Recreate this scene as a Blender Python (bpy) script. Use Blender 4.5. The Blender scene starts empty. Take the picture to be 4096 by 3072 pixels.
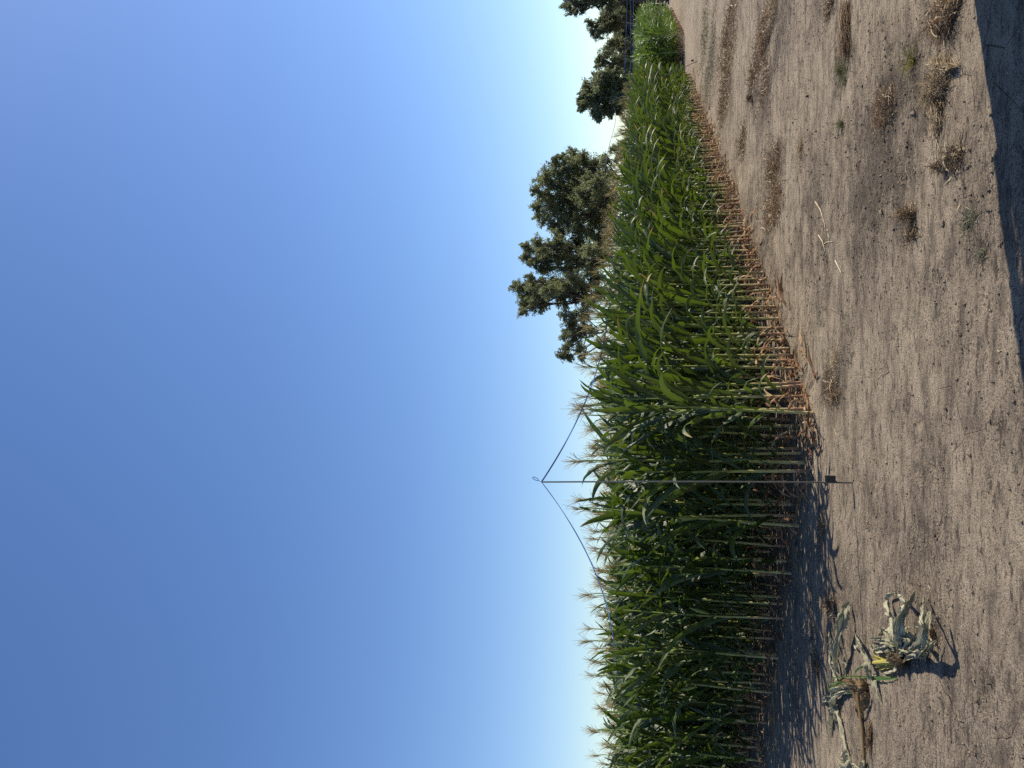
import bpy, math, random
import numpy as np
from math import sin, cos, tan, pi, radians, hypot, atan2, degrees, sqrt
from mathutils import Vector, Matrix

SEED = 11
random.seed(SEED)
rng = np.random.default_rng(SEED)
scene = bpy.context.scene
COL = scene.collection

# ---------------------------------------------------------------- camera
FPX = 2840.0            # focal length in pixels of the 4096 x 3072 photograph
EYE = 1.60
PITCH = math.atan(542.0 / FPX)
cam_d = bpy.data.cameras.new("camera")
cam = bpy.data.objects.new("camera", cam_d)
COL.objects.link(cam)
cam_d.sensor_width = 36.0
cam_d.lens = FPX / 4096.0 * 36.0
cam_d.clip_start = 0.05
cam_d.clip_end = 5000
_f = Vector((0, cos(PITCH), sin(PITCH)))
_u = Vector((0, -sin(PITCH), cos(PITCH)))
_r = Vector((1, 0, 0))
# the phone was held upright, so the stored picture lies on its side: camera X points down
M = Matrix((( -_u.x, _r.x, -_f.x, 0), (-_u.y, _r.y, -_f.y, 0), (-_u.z, _r.z, -_f.z, EYE), (0, 0, 0, 1)))
cam.matrix_world = M
scene.camera = cam

def ray(px, py):
    x = (1536 - py) / FPX
    y = -(px - 2048) / FPX
    return np.array([x, cos(PITCH) - y * sin(PITCH), sin(PITCH) + y * cos(PITCH)])

def at(px, py, z=0.0):
    """point seen at that pixel of the photograph on the level z"""
    r = ray(px, py)
    t = (z - EYE) / r[2]
    return np.array([r[0] * t, r[1] * t, z])

def far(px, py, dist):
    """point seen at that pixel at a horizontal distance"""
    r = ray(px, py)
    t = dist / hypot(r[0], r[1])
    return np.array([r[0] * t, r[1] * t, EYE + r[2] * t])

def in_view(p, m=0.0):
    d = np.array([p[0], p[1], p[2] - EYE])
    z = d[1] * cos(PITCH) + d[2] * sin(PITCH)
    if z < 0.2:
        return False
    x = d[0] / z * FPX
    return abs(x) < 1536 + m * FPX / z

# ---------------------------------------------------------------- light
SUN_AZ = radians(75)     # clockwise from the view direction (+Y)
SUN_EL = radians(44)
sun_d = bpy.data.lights.new("sun", 'SUN')
sun_d.energy = 5.0
sun_d.angle = radians(0.53)
sun_d.color = (1.0, 0.90, 0.74)
sun = bpy.data.objects.new("sun", sun_d)
COL.objects.link(sun)
_sd = Vector((sin(SUN_AZ) * cos(SUN_EL), cos(SUN_AZ) * cos(SUN_EL), sin(SUN_EL)))
sun.rotation_euler = _sd.to_track_quat('Z', 'Y').to_euler()
sun.location = _sd * 60

world = bpy.data.worlds.new("World")
scene.world = world
world.use_nodes = True
wn = world.node_tree
wn.nodes.clear()
sky = wn.nodes.new('ShaderNodeTexSky')
sky.sky_type = 'NISHITA'
sky.sun_disc = False
sky.sun_elevation = SUN_EL
sky.sun_rotation = SUN_AZ
sky.altitude = 0
sky.air_density = 1.0
sky.dust_density = 0.4
sky.ozone_density = 3.0
bg = wn.nodes.new('ShaderNodeBackground')
bg.inputs[1].default_value = 0.110
wo = wn.nodes.new('ShaderNodeOutputWorld')
hs = wn.nodes.new('ShaderNodeHueSaturation')     # a deeper blue: clear late-summer air
hs.inputs['Saturation'].default_value = 1.15
hs.inputs['Hue'].default_value = 0.507
hs.inputs['Value'].default_value = 1.0
wn.links.new(sky.outputs[0], hs.inputs['Color'])
wn.links.new(hs.outputs[0], bg.inputs[0])
wn.links.new(bg.outputs[0], wo.inputs[0])

scene.view_settings.view_transform = 'Standard'
scene.view_settings.look = 'None'
scene.view_settings.exposure = 0.60
scene.view_settings.gamma = 1.0
scene.render.engine = 'CYCLES'
cy = scene.cycles
cy.max_bounces = 7
cy.diffuse_bounces = 3
cy.glossy_bounces = 2
cy.transmission_bounces = 4
cy.transparent_max_bounces = 6
cy.use_denoising = False
cy.caustics_reflective = False
cy.caustics_refractive = False

# ---------------------------------------------------------------- materials
class NT:
    def __init__(self, name):
        self.m = bpy.data.materials.new(name)
        self.m.use_nodes = True
        self.t = self.m.node_tree
        self.t.nodes.clear()
        self.out = self.t.nodes.new('ShaderNodeOutputMaterial')
    def n(self, typ, **kw):
        nd = self.t.nodes.new('ShaderNode' + typ)
        ins = kw.pop('ins', {})
        for k, v in kw.items():
            setattr(nd, k, v)
        for k, v in ins.items():
            if isinstance(v, bpy.types.NodeSocket):
                self.t.links.new(v, nd.inputs[k])
            else:
                nd.inputs[k].default_value = v
        return nd
    def math(self, op, a, b=0.0, c=0.0, clamp=False):
        return self.n('Math', operation=op, use_clamp=clamp, ins={0: a, 1: b, 2: c}).outputs[0]
    def mix(self, f, a, b, bt='MIX'):
        nd = self.n('Mix', data_type='RGBA', blend_type=bt)
        for i, v in ((0, f), (6, a), (7, b)):
            if isinstance(v, bpy.types.NodeSocket):
                self.t.links.new(v, nd.inputs[i])
            else:
                nd.inputs[i].default_value = v if i == 0 else (tuple(v) + (1,) if len(v) == 3 else v)
        return nd.outputs[2]
    def ramp(self, f, stops, interp='LINEAR'):
        nd = self.n('ValToRGB', ins={0: f})
        cr = nd.color_ramp
        cr.interpolation = interp
        while len(cr.elements) < len(stops):
            cr.elements.new(0.5)
        for e, (p, c) in zip(cr.elements, stops):
            e.position = p
            e.color = tuple(c) + (1,)
        return nd.outputs[0]
    def noise(self, vec, scale, detail=3, rough=0.55, dist=0.0):
        nd = self.n('TexNoise', ins={'Vector': vec, 'Scale': scale, 'Detail': detail, 'Roughness': rough, 'Distortion': dist})
        return nd.outputs[0]
    def done(self, sh):
        self.t.links.new(sh, self.out.inputs[0])
        return self.m

def rnd_sock(g):
    """a number for each leaf: object random + random for each separate piece of the mesh"""
    a = g.n('ObjectInfo').outputs['Random']
    b = g.n('NewGeometry').outputs['Random Per Island']
    return g.math('FRACT', g.math('ADD', a, g.math('MULTIPLY', b, 3.7)))

def leaf_material(name, dark, light, trans, rib, tr=0.38, rough=0.42, spec=0.5):
    g = NT(name)
    uv = g.n('UVMap').outputs[0]
    sx = g.n('SeparateXYZ', ins={0: uv})
    u, v = sx.outputs[0], sx.outputs[1]
    rnd = rnd_sock(g)
    base = g.mix(rnd, dark, light)
    big = g.noise(g.n('TexCoord').outputs['Object'], 9.0, 3)
    base = g.mix(g.math('MULTIPLY', big, 0.5), base, [c * 0.6 for c in light])
    # veins along the blade
    wv = g.math('SINE', g.math('MULTIPLY', u, 95.0))
    wv = g.math('MULTIPLY_ADD', wv, 0.5, 0.5)
    base = g.mix(g.math('MULTIPLY', wv, 0.28), base, rib)
    d = g.math('ABSOLUTE', g.math('SUBTRACT', u, 0.5))
    ribf = g.math('SUBTRACT', 1.0, g.n('MapRange', ins={0: d, 1: 0.018, 2: 0.05}).outputs[0])
    fade = g.n('MapRange', ins={0: v, 1: 0.55, 2: 0.95, 3: 1.0, 4: 0.1}).outputs[0]
    ribf = g.math('MULTIPLY', ribf, fade)
    base = g.mix(ribf, base, rib)
    # dry tips and edges on some leaves
    tipf = g.n('MapRange', ins={0: g.math('ADD', v, g.math('MULTIPLY', g.math('SUBTRACT', rnd, 0.75), 0.5)), 1: 0.93, 2: 1.04}).outputs[0]
    base = g.mix(tipf, base, (0.33, 0.24, 0.09))
    b = g.n('Bump', ins={'Strength': 0.25, 'Distance': 0.004, 'Height': wv})
    p = g.n('BsdfPrincipled', ins={'Base Color': base, 'Roughness': rough, 'Specular IOR Level': spec, 'Normal': b.outputs[0]})
    tcol = g.mix(rnd, trans, [min(1, c * 1.35) for c in trans])
    tcol = g.mix(tipf, tcol, (0.4, 0.28, 0.08))
    t = g.n('BsdfTranslucent', ins={'Color': tcol})
    ms = g.n('MixShader', ins={0: tr, 1: p.outputs[0], 2: t.outputs[0]})
    return g.done(ms.outputs[0])

M_LEAF = leaf_material('corn_leaf', (0.012, 0.030, 0.012), (0.042, 0.076, 0.020), (0.110, 0.180, 0.012), (0.13, 0.17, 0.07), tr=0.22, rough=0.40, spec=0.42)
M_LEAF2 = leaf_material('young_corn_leaf', (0.030, 0.068, 0.018), (0.068, 0.120, 0.026), (0.14, 0.24, 0.020), (0.17, 0.26, 0.09), tr=0.28)

def dry_material(name, cols, tr=0.22, rough=0.75):
    g = NT(name)
    rnd = rnd_sock(g)
    nz = g.noise(g.n('TexCoord').outputs['Object'], 25.0, 3)
    f = g.math('ADD', g.math('MULTIPLY', rnd, 0.75), g.math('MULTIPLY', g.math('SUBTRACT', nz, 0.4), 0.7), clamp=True)
    k = len(cols)
    base = g.ramp(f, [(i / (k - 1), c) for i, c in enumerate(cols)])
    uv = g.n('UVMap').outputs[0]
    u = g.n('SeparateXYZ', ins={0: uv}).outputs[0]
    wv = g.math('MULTIPLY_ADD', g.math('SINE', g.math('MULTIPLY', u, 60.0)), 0.5, 0.5)
    base = g.mix(g.math('MULTIPLY', wv, 0.25), base, [c * 0.55 for c in cols[0]])
    b = g.n('Bump', ins={'Strength': 0.4, 'Distance': 0.006, 'Height': g.math('ADD', wv, nz)})
    p = g.n('BsdfPrincipled', ins={'Base Color': base, 'Roughness': rough, 'Specular IOR Level': 0.25, 'Normal': b.outputs[0]})
    t = g.n('BsdfTranslucent', ins={'Color': base})
    return g.done(g.n('MixShader', ins={0: tr, 1: p.outputs[0], 2: t.outputs[0]}).outputs[0])

M_DRY = dry_material('dry_corn_leaf', [(0.16, 0.070, 0.036), (0.35, 0.205, 0.108), (0.55, 0.42, 0.26)])
M_TASSEL = dry_material('tassel_straw', [(0.36, 0.33, 0.14), (0.58, 0.49, 0.25), (0.74, 0.63, 0.38)], tr=0.45)
M_SILK_B = dry_material('brown_silk', [(0.10, 0.04, 0.02), (0.22, 0.10, 0.05)])
M_SILK_Y = dry_material('yellow_silk', [(0.30, 0.28, 0.07), (0.48, 0.42, 0.14)])
M_WILT = dry_material('wilted_leaf', [(0.21, 0.20, 0.13), (0.37, 0.36, 0.25), (0.52, 0.49, 0.36)], tr=0.2)
M_WILT_B = dry_material('wilted_brown_leaf', [(0.11, 0.07, 0.035), (0.25, 0.17, 0.08)], tr=0.15)
M_YELLOW = dry_material('yellow_shoot', [(0.18, 0.20, 0.03), (0.38, 0.34, 0.07), (0.50, 0.42, 0.12)], tr=0.25)
M_BROWNW = dry_material('brown_weed', [(0.030, 0.017, 0.010), (0.115, 0.065, 0.034), (0.22, 0.135, 0.070), (0.46, 0.34, 0.19)], tr=0.15)
M_RUSTW = dry_material('rust_weed', [(0.045, 0.026, 0.015), (0.15, 0.088, 0.045), (0.28, 0.175, 0.092), (0.50, 0.37, 0.22)], tr=0.15)
M_STRAW = dry_material('straw', [(0.12, 0.08, 0.042), (0.32, 0.235, 0.135), (0.62, 0.53, 0.37)], tr=0.15)
M_GREENW = dry_material('green_weed', [(0.06, 0.07, 0.03), (0.12, 0.125, 0.055), (0.26, 0.24, 0.13)], tr=0.25)
M_YGREENW = dry_material('yellow_green_weed', [(0.13, 0.13, 0.03), (0.27, 0.25, 0.07), (0.48, 0.42, 0.16)], tr=0.3)
M_GREYW = dry_material('grey_weed', [(0.075, 0.075, 0.045), (0.19, 0.18, 0.12), (0.40, 0.36, 0.25)], tr=0.2)
M_FRESH = leaf_material('fresh_weed', (0.06, 0.14, 0.03), (0.10, 0.21, 0.045), (0.15, 0.30, 0.04), (0.2, 0.3, 0.1))
M_ROOT = dry_material('root_ball', [(0.035, 0.022, 0.012), (0.10, 0.065, 0.035), (0.24, 0.16, 0.08)], tr=0.0)

def stalk_material():
    g = NT('corn_stalk')
    uv = g.n('UVMap').outputs[0]
    sx = g.n('SeparateXYZ', ins={0: uv})
    v = sx.outputs[1]
    rnd = g.n('ObjectInfo').outputs['Random']
    nz = g.noise(g.n('TexCoord').outputs['Object'], 14.0, 3)
    h = g.math('ADD', v, g.math('MULTIPLY', g.math('ADD', g.math('MULTIPLY', rnd, 0.6), g.math('SUBTRACT', nz, 0.8)), 0.30))
    base = g.ramp(h, [(0.0, (0.30, 0.17, 0.10)), (0.06, (0.42, 0.31, 0.17)), (0.14, (0.37, 0.34, 0.14)), (0.35, (0.24, 0.27, 0.075)), (1.0, (0.15, 0.21, 0.045))])
    p = g.n('BsdfPrincipled', ins={'Base Color': base, 'Roughness': 0.45, 'Specular IOR Level': 0.4})
    return g.done(p.outputs[0])
M_STALK = stalk_material()

def husk_material():
    g = NT('husk')
    uv = g.n('SeparateXYZ', ins={0: g.n('UVMap').outputs[0]})
    wv = g.math('MULTIPLY_ADD', g.math('SINE', g.math('MULTIPLY', uv.outputs[0], 70.0)), 0.5, 0.5)
    base = g.mix(g.math('MULTIPLY', wv, 0.4), (0.17, 0.235, 0.05), (0.27, 0.32, 0.10))
    p = g.n('BsdfPrincipled', ins={'Base Color': base, 'Roughness': 0.5})
    return g.done(p.outputs[0])
M_HUSK = husk_material()

def tree_leaf_material(name, a, b, c):
    g = NT(name)
    rnd = rnd_sock(g)
    uv = g.n('SeparateXYZ', ins={0: g.n('UVMap').outputs[0]}).outputs[0]   # each spray of leaves has its own tint
    base = g.mix(g.math('MULTIPLY_ADD', rnd, 0.5, g.math('MULTIPLY', uv, 0.5)), a, b)
    p = g.n('BsdfPrincipled', ins={'Base Color': base, 'Roughness': 0.5, 'Specular IOR Level': 0.35})
    t = g.n('BsdfTranslucent', ins={'Color': tuple(c) + (1,)})
    return g.done(g.n('MixShader', ins={0: 0.42, 1: p.outputs[0], 2: t.outputs[0]}).outputs[0])
M_TREE_O = tree_leaf_material('olive_tree_leaf', (0.115, 0.130, 0.070), (0.205, 0.220, 0.118), (0.25, 0.28, 0.12))
M_TREE_G = tree_leaf_material('grey_green_leaf', (0.105, 0.120, 0.075), (0.190, 0.210, 0.125), (0.22, 0.25, 0.12))
M_TREE_D = tree_leaf_material('dark_tree_leaf', (0.080, 0.095, 0.058), (0.150, 0.165, 0.095), (0.18, 0.20, 0.10))

M_PALE = dry_material('pale_stick', [(0.34, 0.26, 0.16), (0.55, 0.45, 0.30), (0.74, 0.66, 0.50)], tr=0.0)
def simple(name, col, rough=0.6, metal=0.0, spec=0.5, nscale=30.0, namt=0.25):
    g = NT(name)
    nz = g.noise(g.n('TexCoord').outputs['Object'], nscale, 4)
    base = g.mix(g.math('MULTIPLY', nz, namt * 2), col, [c * 0.55 for c in col])
    p = g.n('BsdfPrincipled', ins={'Base Color': base, 'Roughness': rough, 'Metallic': metal, 'Specular IOR Level': spec})
    return g.done(p.outputs[0])
M_BARK = simple('bark', (0.085, 0.070, 0.052), 0.9, nscale=6.0, namt=0.5)
M_ROD = simple('painted_rod', (0.13, 0.135, 0.13), 0.35, 0.5)
M_PLATE = simple('painted_step_plate', (0.022, 0.026, 0.028), 0.5, 0.1)
M_TAPE = simple('blue_tape', (0.075, 0.16, 0.46), 0.28, 0.55, nscale=8.0, namt=0.4)
M_PAINT = simple('van_paint', (0.62, 0.62, 0.60), 0.35, 0.0, nscale=3.0, namt=0.08)
M_RUBBER = simple('rubber', (0.02, 0.02, 0.02), 0.85)
M_GLASS = simple('dark_window', (0.015, 0.018, 0.02), 0.08)
M_METAL = simple('grey_metal', (0.35, 0.35, 0.36), 0.4, 0.8)
M_LAMP = simple('red_lamp_glass', (0.45, 0.02, 0.015), 0.2)

# ---------------------------------------------------------------- meshes
class MB:
    """collects grids, tubes and ribbons, then becomes ONE mesh"""
    def __init__(self):
        self.v, self.q, self.t, self.uq, self.ut, self.mq, self.mt, self.nv = [], [], [], [], [], [], [], 0
    def add(self, v, q=None, uv=None, t=None, mat=0):
        v = np.asarray(v, dtype=np.float32).reshape(-1, 3)
        uv = np.zeros((len(v), 2), np.float32) if uv is None else np.asarray(uv, dtype=np.float32)
        if q is not None and len(q):
            q = np.asarray(q, dtype=np.int32).reshape(-1, 4)
            self.q.append(q + self.nv); self.uq.append(uv[q.ravel()]); self.mq.append(np.full(len(q), mat, np.int32))
        if t is not None and len(t):
            t = np.asarray(t, dtype=np.int32).reshape(-1, 3)
            self.t.append(t + self.nv); self.ut.append(uv[t.ravel()]); self.mt.append(np.full(len(t), mat, np.int32))
        self.v.append(v); self.nv += len(v)
    def grid(self, P, uv=None, mat=0, wrap=False):
        """P: n x m x 3"""
        n, m = P.shape[:2]
        i = np.arange(n * m).reshape(n, m)
        a, b = i[:-1], i[1:]
        if wrap:
            q = np.stack([a, np.roll(a, -1, 1), np.roll(b, -1, 1), b], -1).reshape(-1, 4)
        else:
            q = np.stack([a[:, :-1], a[:, 1:], b[:, 1:], b[:, :-1]], -1).reshape(-1, 4)
        if uv is None:
            uu, vv = np.meshgrid(np.linspace(0, 1, m), np.linspace(0, 1, n))
            uv = np.stack([uu, vv], -1).reshape(-1, 2)
        self.add(P.reshape(-1, 3), q, uv, mat=mat)
    def tube(self, pts, rad, k=6, mat=0, uvv=None, caps=True):
        P = np.asarray(pts, dtype=float)
        n = len(P)
        R = np.broadcast_to(np.asarray(rad, dtype=float), (n,))
        T = np.gradient(P, axis=0)
        T /= np.linalg.norm(T, axis=1)[:, None] + 1e-9
        ref = np.array([0, 0, 1.0]) if abs(T[0, 2]) < 0.9 else np.array([1.0, 0, 0])
        A = np.cross(T, ref); A /= np.linalg.norm(A, axis=1)[:, None] + 1e-9
        B = np.cross(T, A)
        ang = np.linspace(0, 2 * pi, k, endpoint=False)
        G = P[:, None] + R[:, None, None] * (A[:, None] * np.cos(ang)[None, :, None] + B[:, None] * np.sin(ang)[None, :, None])
        vv = np.linspace(0, 1, n) if uvv is None else np.asarray(uvv)
        uv = np.stack(np.broadcast_arrays(np.linspace(0, 1, k)[None, :], vv[:, None]), -1).reshape(-1, 2)
        self.grid(G, uv, mat, wrap=True)
        if caps:
            for j in (0, n - 1):
                c = np.concatenate([G[j], P[j:j + 1]])
                self.add(c, None, np.tile([[0, vv[j]]], (k + 1, 1)), t=[[a, (a + 1) % k, k] if j else [(a + 1) % k, a, k] for a in range(k)], mat=mat)
    def box(self, lo, hi, mat=0, M=None):
        x0, y0, z0 = lo; x1, y1, z1 = hi
        v = np.array([[x0, y0, z0], [x1, y0, z0], [x1, y1, z0], [x0, y1, z0], [x0, y0, z1], [x1, y0, z1], [x1, y1, z1], [x0, y1, z1]], float)
        if M is not None:
            v = v @ M[:3, :3].T + M[:3, 3]
        self.add(v, [[0, 3, 2, 1], [4, 5, 6, 7], [0, 1, 5, 4], [1, 2, 6, 5], [2, 3, 7, 6], [3, 0, 4, 7]], mat=mat)
    def arrays(self):
        return (np.concatenate(self.v), np.concatenate(self.q) if self.q else np.zeros((0, 4), np.int32),
                np.concatenate(self.uq) if self.uq else np.zeros((0, 2), np.float32),
                np.concatenate(self.mq) if self.mq else np.zeros(0, np.int32))
    def mesh(self, name, mats, smooth=True):
        me = bpy.data.meshes.new(name)
        v = np.concatenate(self.v)
        me.vertices.add(len(v))
        me.vertices.foreach_set('co', v.ravel())
        nq = sum(len(a) for a in self.q); nt = sum(len(a) for a in self.t)
        idx = np.concatenate([a.ravel() for a in self.q] + [a.ravel() for a in self.t]).astype(np.int32)
        me.loops.add(len(idx))
        me.loops.foreach_set('vertex_index', idx)
        me.polygons.add(nq + nt)
        st = np.concatenate([np.arange(nq) * 4, nq * 4 + np.arange(nt) * 3]).astype(np.int32)
        me.polygons.foreach_set('loop_start', st)
        me.polygons.foreach_set('material_index', np.concatenate(self.mq + self.mt).astype(np.int32))
        me.polygons.foreach_set('use_smooth', np.full(nq + nt, smooth))
        uvl = me.uv_layers.new(name='UVMap')
        uvl.data.foreach_set('uv', np.concatenate(self.uq + self.ut).astype(np.float32).ravel())
        for m in (mats if isinstance(mats, (list, tuple)) else [mats]):
            me.materials.append(m)
        me.update(calc_edges=True)
        return me
    def build(self, name, mats, parent=None, smooth=True):
        o = bpy.data.objects.new(name, self.mesh(name, mats, smooth))
        COL.objects.link(o)
        if parent is not None:
            o.parent = parent
        return o

def tag(o, label=None, cat=None, group=None, kind=None):
    if label: o['label'] = label
    if cat: o['category'] = cat
    if group: o['group'] = group
    if kind: o['kind'] = kind
    return o

def empty(name, loc, rz=0.0):
    o = bpy.data.objects.new(name, None)
    o.empty_display_size = 0.1
    o.location = loc
    o.rotation_euler = (0, 0, rz)
    COL.objects.link(o)
    return o

# ---------------------------------------------------------------- noise on arrays
def vnoise(x, y, seed=0):
    xi = np.floor(x).astype(np.int64); yi = np.floor(y).astype(np.int64)
    fx = x - xi; fy = y - yi
    fx = fx * fx * (3 - 2 * fx); fy = fy * fy * (3 - 2 * fy)
    def h(a, b):
        n = (a * 374761393 + b * 668265263 + seed * 974634541) & 0x7fffffff
        n = ((n ^ (n >> 13)) * 1274126177) & 0x7fffffff
        return ((n ^ (n >> 16)) & 0xffff) / 65535.0
    return (h(xi, yi) * (1 - fx) + h(xi + 1, yi) * fx) * (1 - fy) + (h(xi, yi + 1) * (1 - fx) + h(xi + 1, yi + 1) * fx) * fy

def fbm(x, y, seed, octs=4, gain=0.5):
    s = 0; a = 1; t = 0
    for i in range(octs):
        s = s + a * vnoise(x * 2 ** i, y * 2 ** i, seed + i * 17); t += a; a *= gain
    return s / t

# ---------------------------------------------------------------- field layout
CORNER = np.array([-0.31, 7.22])
AZ_ROW = radians(30.5)
AZ_END = radians(-56.5)
D_ROW = np.array([sin(AZ_ROW), cos(AZ_ROW)])
D_END = np.array([sin(AZ_END), cos(AZ_END)])

# weeds and loose patches: name kind, box in the photograph (px0, py0, px1, py1)
LOOSE = []   # (x, y, rx, ry, strength)
def foot(b):
    """the ellipse on the ground inside a box of the photograph"""
    px0, py0, px1, py1 = b
    c = at((px0 + px1) / 2, (py0 + py1) / 2)
    n = at(px1, (py0 + py1) / 2); f = at(px0, (py0 + py1) / 2)
    l = at((px0 + px1) / 2, py1); r = at((px0 + px1) / 2, py0)
    return c, max(0.04, (r[0] - l[0]) / 2), max(0.04, (f[1] - n[1]) / 2)

WEEDS = [
 # box, style, material, strands, height, label, category
 ((2868, 30, 2962, 190), 'mat', 'B', 1100, .10, 'matted brown dead weeds in the wide patch at the far end of the dirt track', 'dead weeds'),
 ((2872, 190, 2950, 330), 'mat', 'B', 900, .09, 'matted brown dead weeds just this side of the wide far patch, beside the corn', 'dead weeds'),
 ((2868, 330, 2925, 500), 'mat', 'B', 800, .08, 'thin strip of brown dead weeds closest to the bases of the far corn', 'dead weeds'),
 ((3040, 45, 3110, 165), 'swirl', 'R', 800, .13, 'swirled rust-brown weed clump alone right of the wide brown patch', 'dead weeds'),
 ((2992, 195, 3060, 320), 'mat', 'B', 760, .07, 'sparse dark weed scraps between the swirled clump and the corn', 'dead weeds'),
 ((3035, 230, 3085, 420), 'mat', 'B', 420, .06, 'sparse straw-coloured scraps on dark loose soil behind the swirled clump', 'dead weeds'),
 ((2996, 368, 3026, 412), 'ball', 'R', 300, .09, 'small round rust-coloured weed ball near the far brown patch', 'dead weeds'),
 ((2962, 500, 2986, 640), 'mat', 'B', 420, .06, 'short narrow brown weed strip between corn and track', 'dead weeds'),
 ((3068, 600, 3128, 745), 'mat', 'B', 900, .10, 'far half of the long dark brown weed mat lying on the track', 'dead weeds'),
 ((3066, 745, 3132, 900), 'mat', 'R', 900, .09, 'near half of the long weed mat, rustier and thinner', 'dead weeds'),
 ((3190, 565, 3214, 645), 'mat', 'S', 160, .04, 'little scrap of straw right of the long weed mat', 'straw'),
 ((3298, -20, 3345, 70), 'mat', 'B', 420, .09, 'dark curl of dead weed at the right frame edge halfway down the track', 'dead weeds'),
 ((3370, -20, 3418, 185), 'bundle', 'R', 700, .08, 'rust straw bundle pointing along the track at the right frame edge', 'straw'),
 ((3340, 205, 3385, 375), 'mat', 'G', 500, .07, 'grey-green creeping weed lying behind the rust straw bundle', 'weed'),
 ((3352, 462, 3390, 535), 'tuft', 'G', 130, .10, 'small dark green seedling weed alone in mid track', 'weed'),
 ((3510, 360, 3588, 500), 'swirl', 'B', 520, .10, 'uprooted dark root tangle on loose soil with pale straw bits', 'dead weeds'),
 ((3628, 190, 3684, 300), 'tuft', 'Y', 130, .11, 'yellow-green grass tuft standing behind the big straw bundle', 'grass tuft'),
 ((3740, 190, 3850, 330), 'bundle2', 'S', 520, .08, 'long straw stalks fanning out at the far end of the big straw bundle', 'straw'),
 ((3708, 290, 3800, 400), 'swirl', 'S', 700, .09, 'tangled core of the big straw bundle near the foreground shadow', 'straw'),
 ((3712, 395, 3785, 520), 'fan', 'S', 380, .07, 'combed near end of the big straw bundle pointing at the camera side', 'straw'),
 ((3748, -20, 3850, 125), 'swirl', 'R', 800, .11, 'large bushy brown weed clump at the right frame edge by the foreground shadow', 'dead weeds'),
 ((3754, 630, 3812, 705), 'ball', 'R', 380, .09, 'orange-brown root clump with a pale leaf on top beside dark soil', 'dead weeds'),
 ((3800, 560, 3870, 700), 'mat', 'D', 340, .07, 'dark wet-looking root mat right of the orange-brown root clump', 'dead weeds'),
 ((3612, 805, 3688, 905), 'ball', 'R', 560, .11, 'upturned orange root ball alone in the middle of the foreground', 'dead weeds'),
 ((3612, 900, 3680, 960), 'mat', 'D', 260, .05, 'dark brown shaded roots hanging on the left of the upturned root ball', 'dead weeds'),
 ((3852, 830, 3904, 925), 'mat', 'Q', 200, .05, 'grey-green wilted weed with one curved pale stem near the shadow edge', 'weed'),
 ((3905, 975, 3930, 1045), 'mat', 'Q', 70, .03, 'tiny grey-green weed scrap left of the curved pale stem', 'weed'),
 ((3305, 1395, 3360, 1500), 'mat', 'S', 240, .06, 'pale straw scraps at the right end of the weed patch by the corner', 'straw'),
 ((3300, 1490, 3362, 1610), 'mat', 'B', 640, .07, 'brown weed patch on the bare soil in front of the field corner', 'dead weeds'),
 ((3322, 2362, 3354, 2480), 'ball', 'R', 420, .10, 'rust-coloured seedy grass clump at the edge of the corn shadow', 'dead weeds'),
 ((3278, 2075, 3306, 2205), 'mat', 'S', 260, .05, 'pale straw heap just left of the thin post at the shadow edge', 'straw'),
 ((3224, 2400, 3262, 2540), 'mat', 'S', 110, .05, 'dry weed scrap in the shade in front of the third corn row', 'dead weeds'),
 ((3252, 2590, 3288, 2700), 'swirl', 'D', 200, .06, 'dark weed scrap in the shade behind the wilted leaves', 'dead weeds'),
 ((3475, 2868, 3496, 2990), 'bundle', 'R', 300, .05, 'reddish dry seed head lying beside the brown stalk', 'seed head'),
 ((3700, 2480, 3762, 2575), 'bundle2', 'R', 220, .10, 'reddish seed head sticking out on the right of the wilted corn pile', 'seed head'),
 ((2802, 20, 2838, 250), 'mat', 'G', 520, .06, 'low green weeds along the far edge of the track', 'weed'),
 ((2838, 60, 2866, 330), 'mat', 'Q', 520, .05, 'low grey-green weeds between the far track edge and the brown patch', 'weed'),
 ((2806, 260, 2850, 470), 'mat', 'Q', 420, .05, 'low grey-green weeds by the last bases of the near corn', 'weed'),
]
for w in WEEDS:
    c, rx, ry = foot(w[0])
    LOOSE.append((c[0], c[1], rx * 1.25 + .05, ry * 1.0 + .06, 0.9 if hypot(c[0], c[1]) < 9 else .45))
for b, s in [((3380, 700, 3560, 1000), .5), ((3560, 480, 3700, 760), .9), ((3420, 330, 3600, 700), .8), ((3230, 800, 3360, 1300), .5), ((3230, 1330, 3380, 1650), .6),
             ((2960, 150, 3120, 650), .6), ((3100, 650, 3260, 1000), .5), ((3380, 900, 3560, 1400), .35), ((3690, 1000, 3820, 1300), .5), ((3370, 2560, 3420, 2800), .9),
             ((3600, 1500, 3760, 2100), .3), ((3000, 900, 3160, 1200), .5), ((3560, 1500, 3700, 1800), .35), ((3740, 2600, 4000, 3000), .3), ((3500, 1900, 3700, 2300), .3)]:
    c, rx, ry = foot(b)
    LOOSE.append((c[0], c[1], rx * 1.2, ry * 1.2, s))

def loose_at(x, y):
    x = np.asarray(x, float); y = np.asarray(y, float)
    s = 0.55 * np.clip(fbm(x * 1.1, y * 1.1, 5, 4) * 2.4 - 0.95, 0, 1)
    PATCH = np.clip(fbm(x * 3.2, y * 3.2, 9, 4) * 3.6 - 1.25, 0.08, 1.3)
    for (cx, cy, rx, ry, k) in LOOSE:
        d = ((x - cx) / rx) ** 2 + ((y - cy) / ry) ** 2
        w = np.exp(-d * 1.1)
        s = s + k * w * PATCH
    return np.clip(s, 0, 1)

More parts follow.
